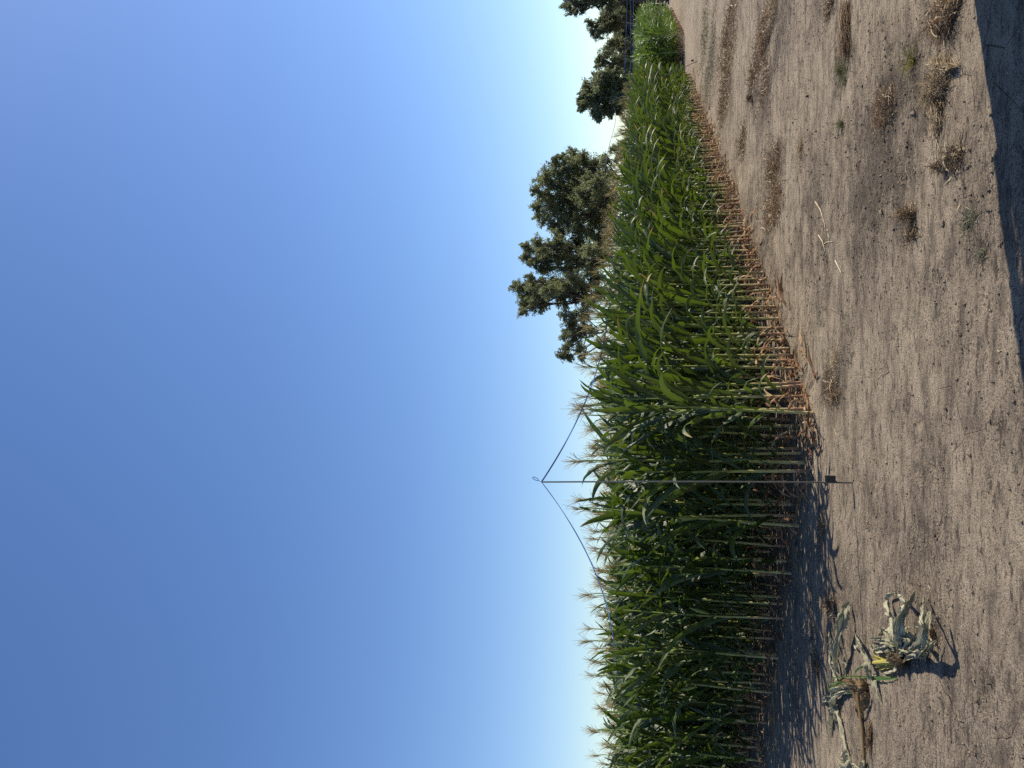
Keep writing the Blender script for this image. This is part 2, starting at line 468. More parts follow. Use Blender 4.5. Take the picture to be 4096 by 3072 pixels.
def ground_z(x, y):
    x = np.asarray(x, float); y = np.asarray(y, float)
    near = np.exp(-np.clip((np.hypot(x, y - 5) - 8) / 6, 0, 6))
    L = loose_at(x, y)
    z = 0.030 * (fbm(x * 0.8, y * 0.8, 1, 4) - 0.5)
    z = z + 0.010 * (fbm(x * 5, y * 5, 2, 3) - 0.5)
    z = z + L * 0.034 * (fbm(x * 9, y * 9, 3, 3) - 0.42)
    z = z + 0.006 * (vnoise(x * 22, y * 22, 4) - 0.5) * (0.5 + L)
    # a low ridge of soil along the foot of the edge rows
    qx, qy = x - CORNER[0], y - CORNER[1]
    across = -(qx * D_END[0] + qy * D_END[1]); along = qx * D_ROW[0] + qy * D_ROW[1]
    z = z + 0.035 * np.exp(-(across / .13) ** 2) * np.clip(along * 2 + .6, 0, 1) * (.5 + vnoise(x * 6, y * 6, 8))
    return z * near


# ---------------------------------------------------------------- ground
def graded(lo, hi, step, far_lo, far_hi):
    a = list(np.arange(lo, hi, step))
    s = step; x = hi; out = []
    while x < far_hi:
        out.append(x); s *= 1.13; x += s
    out.append(far_hi)
    s = step; x = lo; pre = []
    while x > far_lo:
        s *= 1.13; x -= s; pre.append(x)
    pre.append(min(far_lo, pre[-1] - 1))
    return np.array(pre[::-1] + a + out)
gx = graded(-4.6, 4.6, 0.022, -1500, 1500)
gy = graded(2.9, 9.6, 0.024, -300, 2500)
GX, GY = np.meshgrid(gx, gy)
GZ = ground_z(GX, GY)
for _i in range(260):      # scuffs, heel marks and little hollows
    _x, _y = rng.uniform(-4, 5), 3.2 + 6 * rng.uniform() ** 1.3
    _a = rng.uniform(0, pi); _l, _w, _d = rng.uniform(.03, .14), rng.uniform(.02, .05), rng.uniform(.004, .016)
    _i0, _i1 = np.searchsorted(gx, [_x - .35, _x + .35]); _j0, _j1 = np.searchsorted(gy, [_y - .35, _y + .35])
    _dx, _dy = GX[_j0:_j1, _i0:_i1] - _x, GY[_j0:_j1, _i0:_i1] - _y
    _u2 = ((_dx * cos(_a) + _dy * sin(_a)) / _l) ** 2 + ((-_dx * sin(_a) + _dy * cos(_a)) / _w) ** 2
    GZ[_j0:_j1, _i0:_i1] += _d * (-1.2 * np.exp(-_u2) + .55 * np.exp(-(_u2 - 2.2) ** 2))
def gz(x, y):
    """height of the soil sheet, read from its own grid"""
    i = int(np.clip(np.searchsorted(gx, x) - 1, 0, len(gx) - 2)); j = int(np.clip(np.searchsorted(gy, y) - 1, 0, len(gy) - 2))
    a = (x - gx[i]) / (gx[i + 1] - gx[i]); b = (y - gy[j]) / (gy[j + 1] - gy[j])
    return float((GZ[j, i] * (1 - a) + GZ[j, i + 1] * a) * (1 - b) + (GZ[j + 1, i] * (1 - a) + GZ[j + 1, i + 1] * a) * b)
g = MB()
g.grid(np.stack([GX, GY, GZ], -1))
def ground_material():
    g = NT('dry_soil')
    co = g.n('TexCoord').outputs['Object']
    lo = g.n('Attribute', attribute_name='loose').outputs['Fac']
    n1 = g.noise(co, 1.3, 5, 0.6)
    cs = g.n('Mapping', ins={'Vector': co, 'Rotation': (0, 0, 0.12), 'Scale': (0.36, 1.0, 1.0)}).outputs[0]   # dragged and wind-blown streaks
    n2 = g.noise(cs, 7.0, 6, 0.7)
    n3 = g.noise(cs, 30.0, 5, 0.72)
    n5 = g.noise(co, 70.0, 4, 0.7)
    n4 = g.noise(co, 200.0, 3, 0.7)
    base = g.mix(g.n('MapRange', ins={0: n1, 1: .36, 2: .62}).outputs[0], (0.218, 0.178, 0.132), (0.305, 0.250, 0.187))
    base = g.mix(g.n('MapRange', ins={0: n2, 1: .45, 2: .62, 4: .8}).outputs[0], base, (0.395, 0.328, 0.248))
    base = g.mix(g.n('MapRange', ins={0: n2, 1: .47, 2: .36, 4: .85}).outputs[0], base, (0.130, 0.107, 0.087))
    n6 = g.noise(cs, 15.0, 5, 0.7)
    base = g.mix(g.n('MapRange', ins={0: g.math('SUBTRACT', n6, g.math('MULTIPLY', lo, 0.06)), 1: .43, 2: .34, 4: .85}).outputs[0], base, (0.085, 0.069, 0.057))
    sh = g.math('MULTIPLY', lo, 0.10)
    for nz_, hi_, lo_, k_ in ((n3, .45, .35, .80), (n5, .45, .36, .85), (n4, .44, .36, .7)):
        pit_shade = g.n('MapRange', ins={0: g.math('SUBTRACT', nz_, sh), 1: hi_, 2: lo_, 4: k_}).outputs[0]
        base = g.mix(pit_shade, base, (0.070, 0.056, 0.045))  # tiny shadows between crumbs, put into the colour as dark speckle
    base = g.mix(g.math('MULTIPLY', lo, 0.35), base, (0.125, 0.102, 0.081))  # loose soil toned down in colour for the small shadows in its rough surface
    # fine shrinkage cracks
    vor = g.n('TexVoronoi', feature='DISTANCE_TO_EDGE', ins={'Vector': g.n('Mapping', ins={'Vector': co, 'Scale': (1, 1, 1)}).outputs[0], 'Scale': 2.3, 'Randomness': 1.0})
    wob = g.n('MixRGB', ins={0: 0.5})
    cw = g.n('MapRange', ins={0: vor.outputs[0], 1: 0.006, 2: 0.001, 3: 0, 4: 1}).outputs[0]
    cm = g.n('MapRange', ins={0: g.noise(co, 0.9, 2), 1: .53, 2: .60}).outputs[0]
    crack = g.math('MULTIPLY', cw, cm)
    base = g.mix(g.math('MULTIPLY', crack, 0.7), base, (0.05, 0.036, 0.025))
    h = g.math('ADD', g.math('MULTIPLY', n3, g.math('MULTIPLY_ADD', lo, 0.8, 0.7)), g.math('MULTIPLY', n4, 0.30))
    h = g.math('ADD', h, g.math('MULTIPLY', n5, 0.55))
    h = g.math('SUBTRACT', h, g.math('MULTIPLY', crack, 0.6))
    h = g.math('ADD', h, g.math('MULTIPLY', n2, 1.0))
    b = g.n('Bump', ins={'Strength': 1.0, 'Distance': 0.034, 'Height': h})
    p = g.n('BsdfPrincipled', ins={'Base Color': base, 'Roughness': 0.95, 'Specular IOR Level': 0.12, 'Normal': b.outputs[0]})
    return g.done(p.outputs[0])
M_SOIL = ground_material()
ground = g.build('ground', M_SOIL)
tag(ground, 'dry grey-brown cracked soil track beside the corn field', 'ground', kind='structure')
al = ground.data.attributes.new('loose', 'FLOAT', 'POINT')
al.data.foreach_set('value', loose_at(GX, GY).astype(np.float32).ravel())

# clods and straw crumbs lying on the soil
def clod(r):
    """a small angular lump"""
    P = np.array([[0, 0, 1], [.9, 0, .3], [.3, .85, .3], [-.7, .55, .3], [-.7, -.55, .3], [.3, -.85, .3], [.5, .5, -.5], [-.5, .5, -.5], [-.5, -.5, -.5], [.5, -.5, -.5]], float)
    P = P * (1 + rng.uniform(-.3, .3, (10, 1))) * r * rng.uniform(.6, 1.2, 3)
    a = rng.uniform(0, 2 * pi); R = np.array([[cos(a), -sin(a), 0], [sin(a), cos(a), 0], [0, 0, 1]])
    T = [[0, 1, 2], [0, 2, 3], [0, 3, 4], [0, 4, 5], [0, 5, 1], [1, 9, 6], [1, 6, 2], [2, 6, 7], [2, 7, 3], [3, 7, 8], [3, 8, 4], [4, 8, 9], [4, 9, 5], [5, 9, 1]]
    return P @ R.T, T
cx = rng.uniform(-4.2, 6.5, 90000); cyv = 3.2 + 11 * rng.uniform(0, 1, 90000) ** 1.5
dens = 0.06 + 0.94 * loose_at(cx, cyv) ** 1.5
keep = (rng.uniform(0, 1, 90000) < dens)
cx, cyv = cx[keep][:16000], cyv[keep][:16000]
cz = ground_z(cx, cyv)
g = MB()
for x, y, z in zip(cx, cyv, cz):
    r = 0.0028 + 0.0095 * rng.uniform() ** 3
    if rng.uniform() < .012: r *= 2.4
    P, T = clod(r)
    g.add(P + [x, y, z + r * .2], None, None, t=T)
o = g.build('soil_clods', M_SOIL, smooth=False)
tag(o, 'crumbs and clods of dry soil scattered on the track', 'soil', kind='stuff')

def ribbon(mb, P, w, mat=0, twist=0.0, up=(0, 0, 1)):
    """thin flat strip along points"""
    P = np.asarray(P, float); n = len(P)
    T = np.gradient(P, axis=0); T /= np.linalg.norm(T, axis=1)[:, None] + 1e-9
    S = np.cross(T, np.array(up, float)); l = np.linalg.norm(S, axis=1)
    S = np.where(l[:, None] > .1, S / (l[:, None] + 1e-9), np.array([1.0, 0, 0]))
    N = np.cross(S, T)
    a = twist * np.linspace(0, 1, n) if np.isscalar(twist) else twist
    S2 = S * np.cos(a)[:, None] + N * np.sin(a)[:, None]
    W = np.broadcast_to(np.asarray(w, float), (n,))[:, None] / 2
    mb.grid(np.stack([P - S2 * W, P + S2 * W], 1), mat=mat)

g = MB()
for i in range(1500):
    x = rng.uniform(-4.2, 6.5); y = 3.2 + 11 * rng.uniform() ** 1.6
    l = 0.008 + .05 * rng.uniform() ** 3
    a = rng.uniform(0, 2 * pi)
    d = np.array([cos(a), sin(a), 0]); pz = gz(x, y) + .003
    bend = rng.normal(0, .25)
    pts = [np.array([x, y, pz]) + d * l * s + np.array([-d[1], d[0], 0]) * l * bend * s * s + [0, 0, .3 * l * s * rng.uniform(0, .6)] for s in np.linspace(0, 1, 4)]
    ribbon(g, pts, (0.0022 + .003 * rng.uniform()) * np.array([.6, 1, 1, .4]), twist=rng.uniform(0, 2))
o = g.build('straw_litter', M_STRAW)
tag(o, 'bits of pale straw scattered over the soil', 'straw', kind='stuff')

# ---------------------------------------------------------------- corn plants
def leaf_path(z0, az, L, th0, th1, p, sway, n, rad):
    s = np.linspace(0, 1, n)
    th = th0 + (th1 - th0) * s ** p
    ds = L / (n - 1)
    rr = rad + np.concatenate([[0], np.cumsum(np.sin((th[1:] + th[:-1]) / 2) * ds)])
    zz = z0 + np.concatenate([[0], np.cumsum(np.cos((th[1:] + th[:-1]) / 2) * ds)])
    lat = sway * s ** 2 * L
    out = np.array([cos(az), sin(az)]); sd = np.array([-sin(az), cos(az)])
    P = np.stack([out[0] * rr + sd[0] * lat, out[1] * rr + sd[1] * lat, zz], -1)
    return P, s

def leaf_grid(P, s, W, az, m, fold, wave, wk, ph, twist):
    n = len(P)
    T = np.gradient(P, axis=0); T /= np.linalg.norm(T, axis=1)[:, None]
    S = np.tile(np.array([-sin(az), cos(az), 0.0]), (n, 1))
    S -= T * (S * T).sum(1)[:, None]; S /= np.linalg.norm(S, axis=1)[:, None]
    N = np.cross(T, S)
    a = twist * s
    S, N = S * np.cos(a)[:, None] + N * np.sin(a)[:, None], N * np.cos(a)[:, None] - S * np.sin(a)[:, None]
    w = W * np.minimum(1, .45 + 2.2 * s) * (1 - s ** 2.4) ** .8 + .0015
    c = np.linspace(-1, 1, m + 1)
    fo = fold * (1 - s) ** 1.2 + .12
    G = P[:, None] + S[:, None] * (c[None, :, None] * (w / 2 * np.cos(fo))[:, None, None]) \
        - N[:, None] * ((np.abs(c)[None, :] * (w / 2 * np.sin(fo))[:, None])[..., None])
    env = np.sin(pi * np.clip(s * 1.05, 0, 1)) ** .6
    wv = wave * w[:, None] * env[:, None] * (c[None, :] ** 2) * np.sin(wk * s[:, None] * 2 * pi + ph + (c[None, :] > 0) * 1.9)
    return G + N[:, None] * wv[..., None]

def plant_spec(seed, low=.42):
    r = random.Random(seed)
    H = r.uniform(1.90, 2.08)
    nn = r.randint(15, 17)
    leaves = []
    for i in range(nn):
        f = i / (nn - 1)
        z = low + (H - low - 0.30) * f ** .95
        side = (i % 2) * pi
        az = side + r.gauss(0, .62)
        L = (0.52 + .50 * sin(pi * min(1, .16 + f * .78))) * r.uniform(.85, 1.1)
        if f > .72: L *= 1 - (f - .72) * 1.0
        W = (.049 + .037 * sin(pi * min(1, .2 + f * .7))) * r.uniform(.85, 1.15)
        th0 = radians(r.uniform(16, 30))
        kind = r.random()
        if kind < .60:   th1, p = radians(r.uniform(42, 80)), 1.3
        elif kind < .88: th1, p = radians(r.uniform(95, 140)), 1.5
        else:            th1, p = radians(r.uniform(140, 172)), r.uniform(2.2, 3.4)
        if f < .22: th1 = max(th1, radians(r.uniform(110, 160))); L *= .75; W *= .8
        if f > .80: th1 = radians(r.uniform(40, 95)); th0 = radians(r.uniform(14, 28))
        top = z
        th_ = th0; hh_ = 0; mx_ = 0
        for q_ in range(20):
            hh_ += cos(th0 + (th1 - th0) * (q_ / 20) ** p) * L / 20; mx_ = max(mx_, hh_)
        if z + mx_ > H + .13: L *= max(.35, (H + .13 - z) / mx_)
        leaves.append(dict(z=z, az=az, L=L, W=W, th0=th0, th1=th1, p=p, sway=r.gauss(0, .24), fold=r.uniform(.35, .8), wave=r.uniform(.14, .36), wk=r.uniform(3, 5.5), ph=r.uniform(0, 6), tw=r.gauss(0, 1.1)))
    dry = []
    for i in range(r.randint(2, 4)):
        dry.append(dict(z=r.uniform(.05, .40), az=r.uniform(0, 2 * pi), L=r.uniform(.16, .40), W=r.uniform(.02, .045), th0=radians(r.uniform(20, 60)), th1=radians(r.uniform(150, 185)), p=r.uniform(.35, .8), sway=r.gauss(0, .35), fold=r.uniform(.8, 1.2), wave=r.uniform(.25, .5), wk=r.uniform(2, 4), ph=r.uniform(0, 6), tw=r.gauss(0, 2.2)))
    lean = (r.gauss(0, .02), r.gauss(0, .02))
    return dict(seed=seed, H=H, leaves=leaves, dry=dry, ear=(r.random() < .72), ear_z=r.uniform(.82, 1.12), ear_az=r.choice([0, pi]) + r.gauss(0, .6), silk=r.random() < .55, ntas=r.randint(16, 24))

def mb_leaf(mb, d, n, m, mat=0, rad=.011):
    P, s = leaf_path(d['z'], d['az'], d['L'], d['th0'], d['th1'], d['p'], d['sway'], n, rad)
    G = leaf_grid(P, s, d['W'], d['az'], m, d['fold'], d['wave'], d['wk'], d['ph'], d['tw'])
    uu, vv = np.meshgrid(np.linspace(0, 1, m + 1), s)
    mb.grid(G, np.stack([uu, vv], -1).reshape(-1, 2), mat)

def mb_stalk(mb, sp, k, per, mat=0):
    H = sp['H']; nodes = np.concatenate([[0.0, .03, .07], np.linspace(.14, H, 12)])
    zs, rs = [], []
    for i in range(len(nodes) - 1):
        a, b = nodes[i], nodes[i + 1]
        r = .0160 * (1 - .62 * (a / H)) + .0008
        if per > 1:
            zs += [a, a + .012, b - .012]; rs += [r * 1.22, r, r * .97]
        else:
            zs += [a]; rs += [r]
    zs.append(H + .05); rs.append(.0035)
    zs = np.array(zs); rs = np.array(rs)
    r_ = random.Random(sp['seed'] + 5)
    ph = r_.uniform(0, 6)
    P = np.stack([.012 * np.sin(zs * 2.2 + ph) - .012 * sin(ph), .012 * np.cos(zs * 1.7 + ph) - .012 * cos(ph), zs], -1)
    mb.tube(P, rs, k, mat, uvv=zs / 2.0, caps=per > 1)

def mb_tassel(mb, sp, k, n, mat=0, hi=True):
    r = random.Random(sp['seed'] + 9)
    H = sp['H']
    def spike(p0, th0, th1, az, L, r0, n):
        s = np.linspace(0, 1, n)
        th = th0 + (th1 - th0) * s
        d = L / (n - 1)
        rr = np.concatenate([[0], np.cumsum(np.sin(th[1:]) * d)]); zz = np.concatenate([[0], np.cumsum(np.cos(th[1:]) * d)])
        P = np.stack([p0[0] + cos(az) * rr, p0[1] + sin(az) * rr, p0[2] + zz], -1)
        R = r0 * (1 - .55 * s) * (1 + (.28 * np.sin(s * 40 + az) if hi else 0)) * np.where(s < .12, .55, 1)
        mb.tube(P, R, k, mat, caps=False)
    spike((0, 0, H - .02), 0.0, r.uniform(0, .35), r.uniform(0, 6), r.uniform(.19, .30), .0040, n + 2)
    for i in range(sp['ntas']):
        z = H + .0 + .10 * i / sp['ntas']
        t0 = r.uniform(.08, .42)
        spike((0, 0, z), t0, t0 + r.uniform(-.15, 1.1), i * 2.4 + r.uniform(-.4, .4), r.uniform(.09, .20), .0031, n)

def mb_ear(sp, mb_h, mb_s):
    az = sp['ear_az']; z0 = sp['ear_z']
    s = np.linspace(0, 1, 9)
    L = .23
    out = np.array([cos(az), sin(az), 0])
    ax = out * sin(.32) + np.array([0, 0, cos(.32)])
    P = np.array([0, 0, z0]) + out * .014 + ax * (L * s)[:, None]
    R = np.array([.010, .017, .0235, .026, .026, .024, .0195, .0135, .006])
    mb_h.tube(P, R, 8)
    for j in range(2):   # husk tips
        a2 = az + rng.uniform(-1, 1)
        Q, ss = leaf_path(0, a2, .10, .2, 1.0, 1.2, 0, 6, .01)
        mb_h.grid(leaf_grid(Q + P[5], ss, .022, a2, 2, .5, .1, 2, 0, .3))
    tip = P[-2]
    for j in range(16):
        d = ax + rng.normal(0, .55, 3); d /= np.linalg.norm(d)
        t = np.linspace(0, 1, 5)[:, None]
        mb_s.tube(tip + d * t * .05 + np.array([0, 0, -.035]) * t ** 2, .0022 * (1 - .5 * t[:, 0]), 3, caps=False)

LABEL_LOOK = {}
NPROTO = 19
protos = []
def copy_tree(o, parent=None):
    c = o.copy()
    COL.objects.link(c)
    c.parent = parent
    for ch in o.children:
        copy_tree(ch, c)
    return c

def make_corn(seed, low):
    sp = plant_spec(seed, low)
    root = empty('corn_plant', (0, 0, 0))
    m = MB(); mb_stalk(m, sp, 7, 3); m.build('stalk', M_STALK, root)
    for d in sp['leaves']:
        m = MB(); mb_leaf(m, d, 15, 4); m.build('leaf', M_LEAF, root)
    for d in sp['dry']:
        m = MB(); mb_leaf(m, d, 10, 2); m.build('dry_leaf', M_DRY, root)
    m = MB(); mb_tassel(m, sp, 3, 7); m.build('tassel', M_TASSEL, root)
    if sp['ear']:
        a, b = MB(), MB()
        mb_ear(sp, a, b)
        e = a.build('ear', M_HUSK, root)
        b.build('silk', M_SILK_B if sp['silk'] else M_SILK_Y, e)
    return root, sp

for i in range(NPROTO):      # the first ten are edge plants, bare at the foot; the others are leafy lower down
    protos.append(make_corn(100 + i, (.34, .28, .36, .18, .32, .26, .35, .16, .30, .28)[i] if i < 10 else .13))

ORD = ['first', 'second', 'third', 'fourth', 'fifth', 'sixth', 'seventh', 'eighth', 'ninth', 'tenth', 'eleventh', 'twelfth', 'thirteenth', 'fourteenth', 'fifteenth', 'sixteenth', 'seventeenth', 'eighteenth', 'nineteenth']
TENS = {2: 'twent', 3: 'thirt', 4: 'fort', 5: 'fift', 6: 'sixt', 7: 'sevent', 8: 'eight', 9: 'ninet'}
def ordinal(n):   # 1-based
    if n >= 100:
        return 'hundredth' if n == 100 else 'hundred-and-' + ordinal(n - 100)
    if n < 20: return ORD[n - 1]
    t, u = divmod(n, 10)
    return TENS[t] + ('ieth' if u == 0 else 'y-' + ORD[u - 1])

SPACE = 0.18
NROW, NCOL = 15, 134
plants = []
prng = np.random.default_rng(77)
for k in range(NROW):
    off = prng.uniform(-.10, .14) if k else 0
    for j in range(NCOL):
        p = CORNER + D_END * (0.75 * k) + D_ROW * (off + SPACE * j + prng.uniform(-.07, .07)) + D_END * prng.normal(0, .02)
        if prng.uniform() < .03 and j > 3: continue
        depth = min(.75 * k, .18 * j)
        dist = hypot(*p)
        plants.append(dict(k=k, j=j, p=p, score=dist * (1 + .55 * depth), vis=in_view((p[0], p[1], 1.2), .4), dist=dist))
cand = sorted([q for q in plants if q['vis']], key=lambda q: q['score'])[:300]
chosen = set(id(q) for q in cand)
# order of the stalks seen along each row
seen_first = {}
rz_row = pi / 2 - AZ_ROW      # rotation that points local +X along the row
used = set()
order = {}
for q in sorted(cand, key=lambda q: (q['k'], q['j'])):
    order.setdefault(q['k'], []).append(q)
for k, row in order.items():
    for n, q in enumerate(row):
        i = int(prng.integers(10)) if (k == 0 or (q['j'] < 1 and k < 4)) else 10 + int(prng.integers(NPROTO - 10))
        root, sp = protos[i]
        if i not in used:
            used.add(i); o = root
        else:
            o = copy_tree(root)
        x, y = q['p']
        o.location = (x, y, gz(x, y) - .012)
        # leaves stand mostly across the row, out into the open
        az = rz_row - pi / 2 + prng.normal(0, .38 if (k == 0 or q['j'] > 2) else .95) + (pi if prng.uniform() < .5 else 0)
        o.rotation_euler = (prng.normal(0, .025), prng.normal(0, .025), az)
        hgt = prng.uniform(1.0, 1.13)
        o.scale = (prng.uniform(.82, 1.14),) * 2 + (hgt,)
        look = ('brown-silked ear' if sp['silk'] else 'yellow-silked ear') if sp['ear'] else 'no ear'
        if k == 0:
            lab = f'tall corn plant with {look}, {ordinal(n + 1)} stalk of the sunlit edge row'
        else:
            lab = f'corn plant with {look}, {ordinal(n + 1)} from the shaded end of {ordinal(k + 1)} row'
        tag(o, lab, 'corn plant', 'corn plants of the near field')
for i in range(NPROTO):
    if i not in used:
        for ch in list(protos[i][0].children_recursive): bpy.data.objects.remove(ch)
        bpy.data.objects.remove(protos[i][0])

# the rest of the field: one mass
def low_plant(seed, tassel=True, mats=(0, 1, 2, 3), slim=1.0):
    sp = plant_spec(seed, .14)
    m = MB()
    mb_stalk(m, sp, 4, 1, mats[0])
    for d in sp['leaves']:
        d = dict(d); d['W'] *= slim
        mb_leaf(m, d, 9, 2, mats[1])
    for d in ():
        mb_leaf(m, d, 5, 1, mats[3])
    if tassel: mb_tassel(m, sp, 3, 4, mats[2], hi=False)
    return m.arrays()

def mass(name, mats, spots, lib, seed, zr):
    r = np.random.default_rng(seed)
    V, Q, U, Mi = [], [], [], []
    nv = 0
    for (x, y, z) in spots:
        v, q, u, mi = lib[int(r.integers(len(lib)))]
        a = rz_row - pi / 2 + r.normal(0, .45) + (pi if r.uniform() < .5 else 0)
        h = r.uniform(*zr); w = r.uniform(.9, 1.1)
        lx, ly = r.normal(0, .03, 2)
        c, s = cos(a), sin(a)
        X = v[:, 0] * w; Y = v[:, 1] * w; Z = v[:, 2] * h
        V.append(np.stack([X * c - Y * s + x + lx * Z, X * s + Y * c + y + ly * Z, Z + z], -1).astype(np.float32))
        Q.append(q + nv); U.append(u); Mi.append(mi); nv += len(v)
    mb = MB()
    mb.v = V; mb.q = Q; mb.uq = U; mb.mq = Mi; mb.nv = nv
    return mb.build(name, list(mats))

lib = [low_plant(300 + i, slim=1.45) for i in range(14)]
rest = [(q['p'][0], q['p'][1], -.01) for q in plants if id(q) not in chosen]
o = mass('corn_field', (M_STALK, M_LEAF, M_TASSEL, M_DRY), rest, lib, 5, (1.0, 1.13))
tag(o, 'inner mass of the tasselled corn field behind its edge plants', 'corn field', kind='stuff')

lib2 = [low_plant(400 + i, tassel=False, slim=.85) for i in range(10)]
FC = at(2738, 135)[:2]
spots = []
for k in range(16):
    for j in range(110):
        p = FC + D_END * (.75 * k) + D_ROW * (.17 * j) + prng.normal(0, .04, 2)
        if k > 3 and j > 40 and prng.uniform() < .35: continue
        spots.append((p[0], p[1], 0))
o = mass('far_corn_block', (M_STALK, M_LEAF2, M_TASSEL, M_DRY), spots, lib2, 8, (1.0, 1.16))
tag(o, 'bright green untasselled corn block beyond the gap at the far right', 'corn field', kind='stuff')

# dry leaves fallen at the foot of the edge rows
g = MB()
for i in range(420):
    if rng.uniform() < .84:
        t = 22 * rng.uniform() ** 1.5
        p = CORNER + D_ROW * t - D_END * rng.normal(-.12, .22)
    else:
        t = 7 * rng.uniform()
        p = CORNER + D_END * t - D_ROW * rng.normal(-.05, .16)
    az = rng.uniform(0, 2 * pi)
    d = dict(z=gz(*p) + rng.uniform(.0, .05), az=az, L=rng.uniform(.12, .42), W=rng.uniform(.018, .045), th0=rng.uniform(1.1, 1.6), th1=rng.uniform(1.55, 1.9), p=1, sway=rng.normal(0, .4), fold=rng.uniform(.3, 1.1), wave=rng.uniform(.2, .6), wk=rng.uniform(2, 4), ph=rng.uniform(0, 6), tw=rng.normal(0, 1.5))
    P, s = leaf_path(d['z'], az, d['L'], d['th0'], d['th1'], 1, d['sway'], 9, 0)
    P[:, :2] += p
    P[:, 2] = np.maximum(P[:, 2], d['z'] * .4 + .01)
    g.grid(leaf_grid(P, s, d['W'], az, 2, d['fold'], d['wave'], d['wk'], d['ph'], d['tw']))
o = g.build('leaf_litter', M_DRY)
tag(o, 'dry brown corn leaves fallen along the foot of the rows', 'leaf litter', kind='stuff')

# ---------------------------------------------------------------- weeds
WM = dict(B=M_BROWNW, R=M_RUSTW, S=M_STRAW, G=M_GREENW, Y=M_YGREENW, Q=M_GREYW, D=M_ROOT)
def strand(m, p, d, L, w, n=5, curl=.5, drop=0.0, zmin=0.0):
    pale = int(STRAWY and rng.uniform() < .09)
    if pale: w = w * 1.3; L = L * 1.25
    P = [np.array(p, float)]
    d = np.array(d, float); d /= np.linalg.norm(d) + 1e-9
    for i in range(n - 1):
        d = d + rng.normal(0, curl, 3) * np.array([1, 1, .6]); d[2] -= drop
        d /= np.linalg.norm(d) + 1e-9
        q = P[-1] + d * L / (n - 1)
        if q[2] < zmin + .003: q[2] = zmin + .003 + rng.uniform(0, .004); d[2] = abs(d[2]) * .3
        P.append(q)
    ww = w * np.linspace(1, .35, n)
    ribbon(m, P, ww, mat=pale, twist=rng.uniform(-2, 2))

STRAWY = False
def weed(box, style, mk, n, h, label, cat):
    global STRAWY
    STRAWY = mk in 'BRD' and style != 'tuft'      # some paler straws among the brown ones
    c, rx, ry = foot(box)
    z = gz(c[0], c[1])
    m = MB()
    sc = max(rx, ry)
    big = hypot(c[0], c[1])
    w0 = .0034 * max(1.0, big / 7)
    n = int(n * (.75 if big < 9 else 1.0)); h = h * (1.0 if big < 9 else 1.15)
    sub = [(rng.normal(0, .45), rng.normal(0, .45), rng.uniform(.4, 1)) for _ in range(max(4, int(11 * max(rx, ry) / .3)))]
    for i in range(n):
        if style == 'tuft':
            a = rng.uniform(0, 2 * pi); t = rng.uniform(.1, 1.2)
            strand(m, [rng.normal(0, rx * .12), rng.normal(0, ry * .1), 0], [cos(a) * sin(t), sin(a) * sin(t), cos(t)], rng.uniform(.6, 1.25) * max(h, rx * .8), .0035, 6, .12, .16)
            continue
        if style in ('bundle', 'bundle2', 'fan'):
            a0 = pi + rng.normal(0, .12) if style == 'bundle' else (rng.normal(.85, .22) if style == 'bundle2' else pi + rng.normal(.25, .3))
            u = rng.normal(0, .33)
            p = [rng.uniform(-1, .9) * rx * (1 if style != 'bundle2' else .8), rng.normal(0, ry * .28), rng.uniform(.0, h * .7)]
            if style == 'bundle2': p = [p[0], p[0] * .8 * ry / rx + rng.normal(0, ry * .15), p[2]]
            strand(m, p, [cos(a0), sin(a0), rng.normal(.02, .12)], rng.uniform(.3, .9) * rx, w0 * rng.uniform(.8, 1.8), 5, .13, .02)
            continue
        if style == 'ball':
            a = rng.uniform(0, 2 * pi); t = rng.uniform(0, 1.45)
            q = np.array([cos(a) * sin(t), sin(a) * sin(t), cos(t)])
            p = q * rng.uniform(.2, .85) * np.array([rx, min(ry, rx * 1.3) * .8, h])
            tang = np.cross(q, rng.normal(0, 1, 3)) * .8 + q * rng.uniform(.2, .9)
            strand(m, p, tang, rng.uniform(.35, .9) * min(rx, .14), w0, 5, .45)
            continue
        if style == 'swirl':
            a = rng.uniform(0, 2 * pi); rr = rng.uniform(0.05, 1) ** .6
            hh = h * (1 - rr ** 2) * rng.uniform(.3, 1)
            p = [cos(a) * rr * rx, sin(a) * rr * ry, hh]
            d = [-sin(a) + cos(a) * .4 + rng.normal(0, .4), cos(a) + rng.normal(0, .4), rng.normal(.05, .3)]
            strand(m, p, d, rng.uniform(.25, .8) * min(sc, .22), w0 * rng.uniform(.8, 1.6), 5, .35)
            continue
        sx, sy, ss = sub[int(rng.integers(len(sub)))] if rng.uniform() > (.22 if big < 9 else .45) else (rng.uniform(-.95, .95), rng.uniform(-.8, .8), .35)
        x = (sx + rng.normal(0, .15)) * rx; y = (sy + rng.normal(0, .17)) * ry
        hh = h * ss * 1.3 * math.exp(-(((x / rx - sx) / .2) ** 2 + ((y / ry - sy) / .22) ** 2)) * rng.uniform(0, 1)
        a = rng.uniform(0, 2 * pi)
        strand(m, [x, y, hh], [cos(a), sin(a), rng.normal(-.05, .16)], rng.uniform(.03, .11) * (1 + .8 * (big > 8)), w0 * rng.uniform(.7, 1.9), 5, .55)
    nm = {'grass tuft': 'grass_tuft', 'straw': 'straw_bundle', 'weed': 'low_weed', 'seed head': 'seed_head'}.get(cat, 'dead_weed')
    o = m.build(nm, [WM[mk], M_PALE])
    o.location = (c[0], c[1], z)
    tag(o, label, cat, 'weeds and straw on the track')
    return o
for w in WEEDS:
    weed(*w)

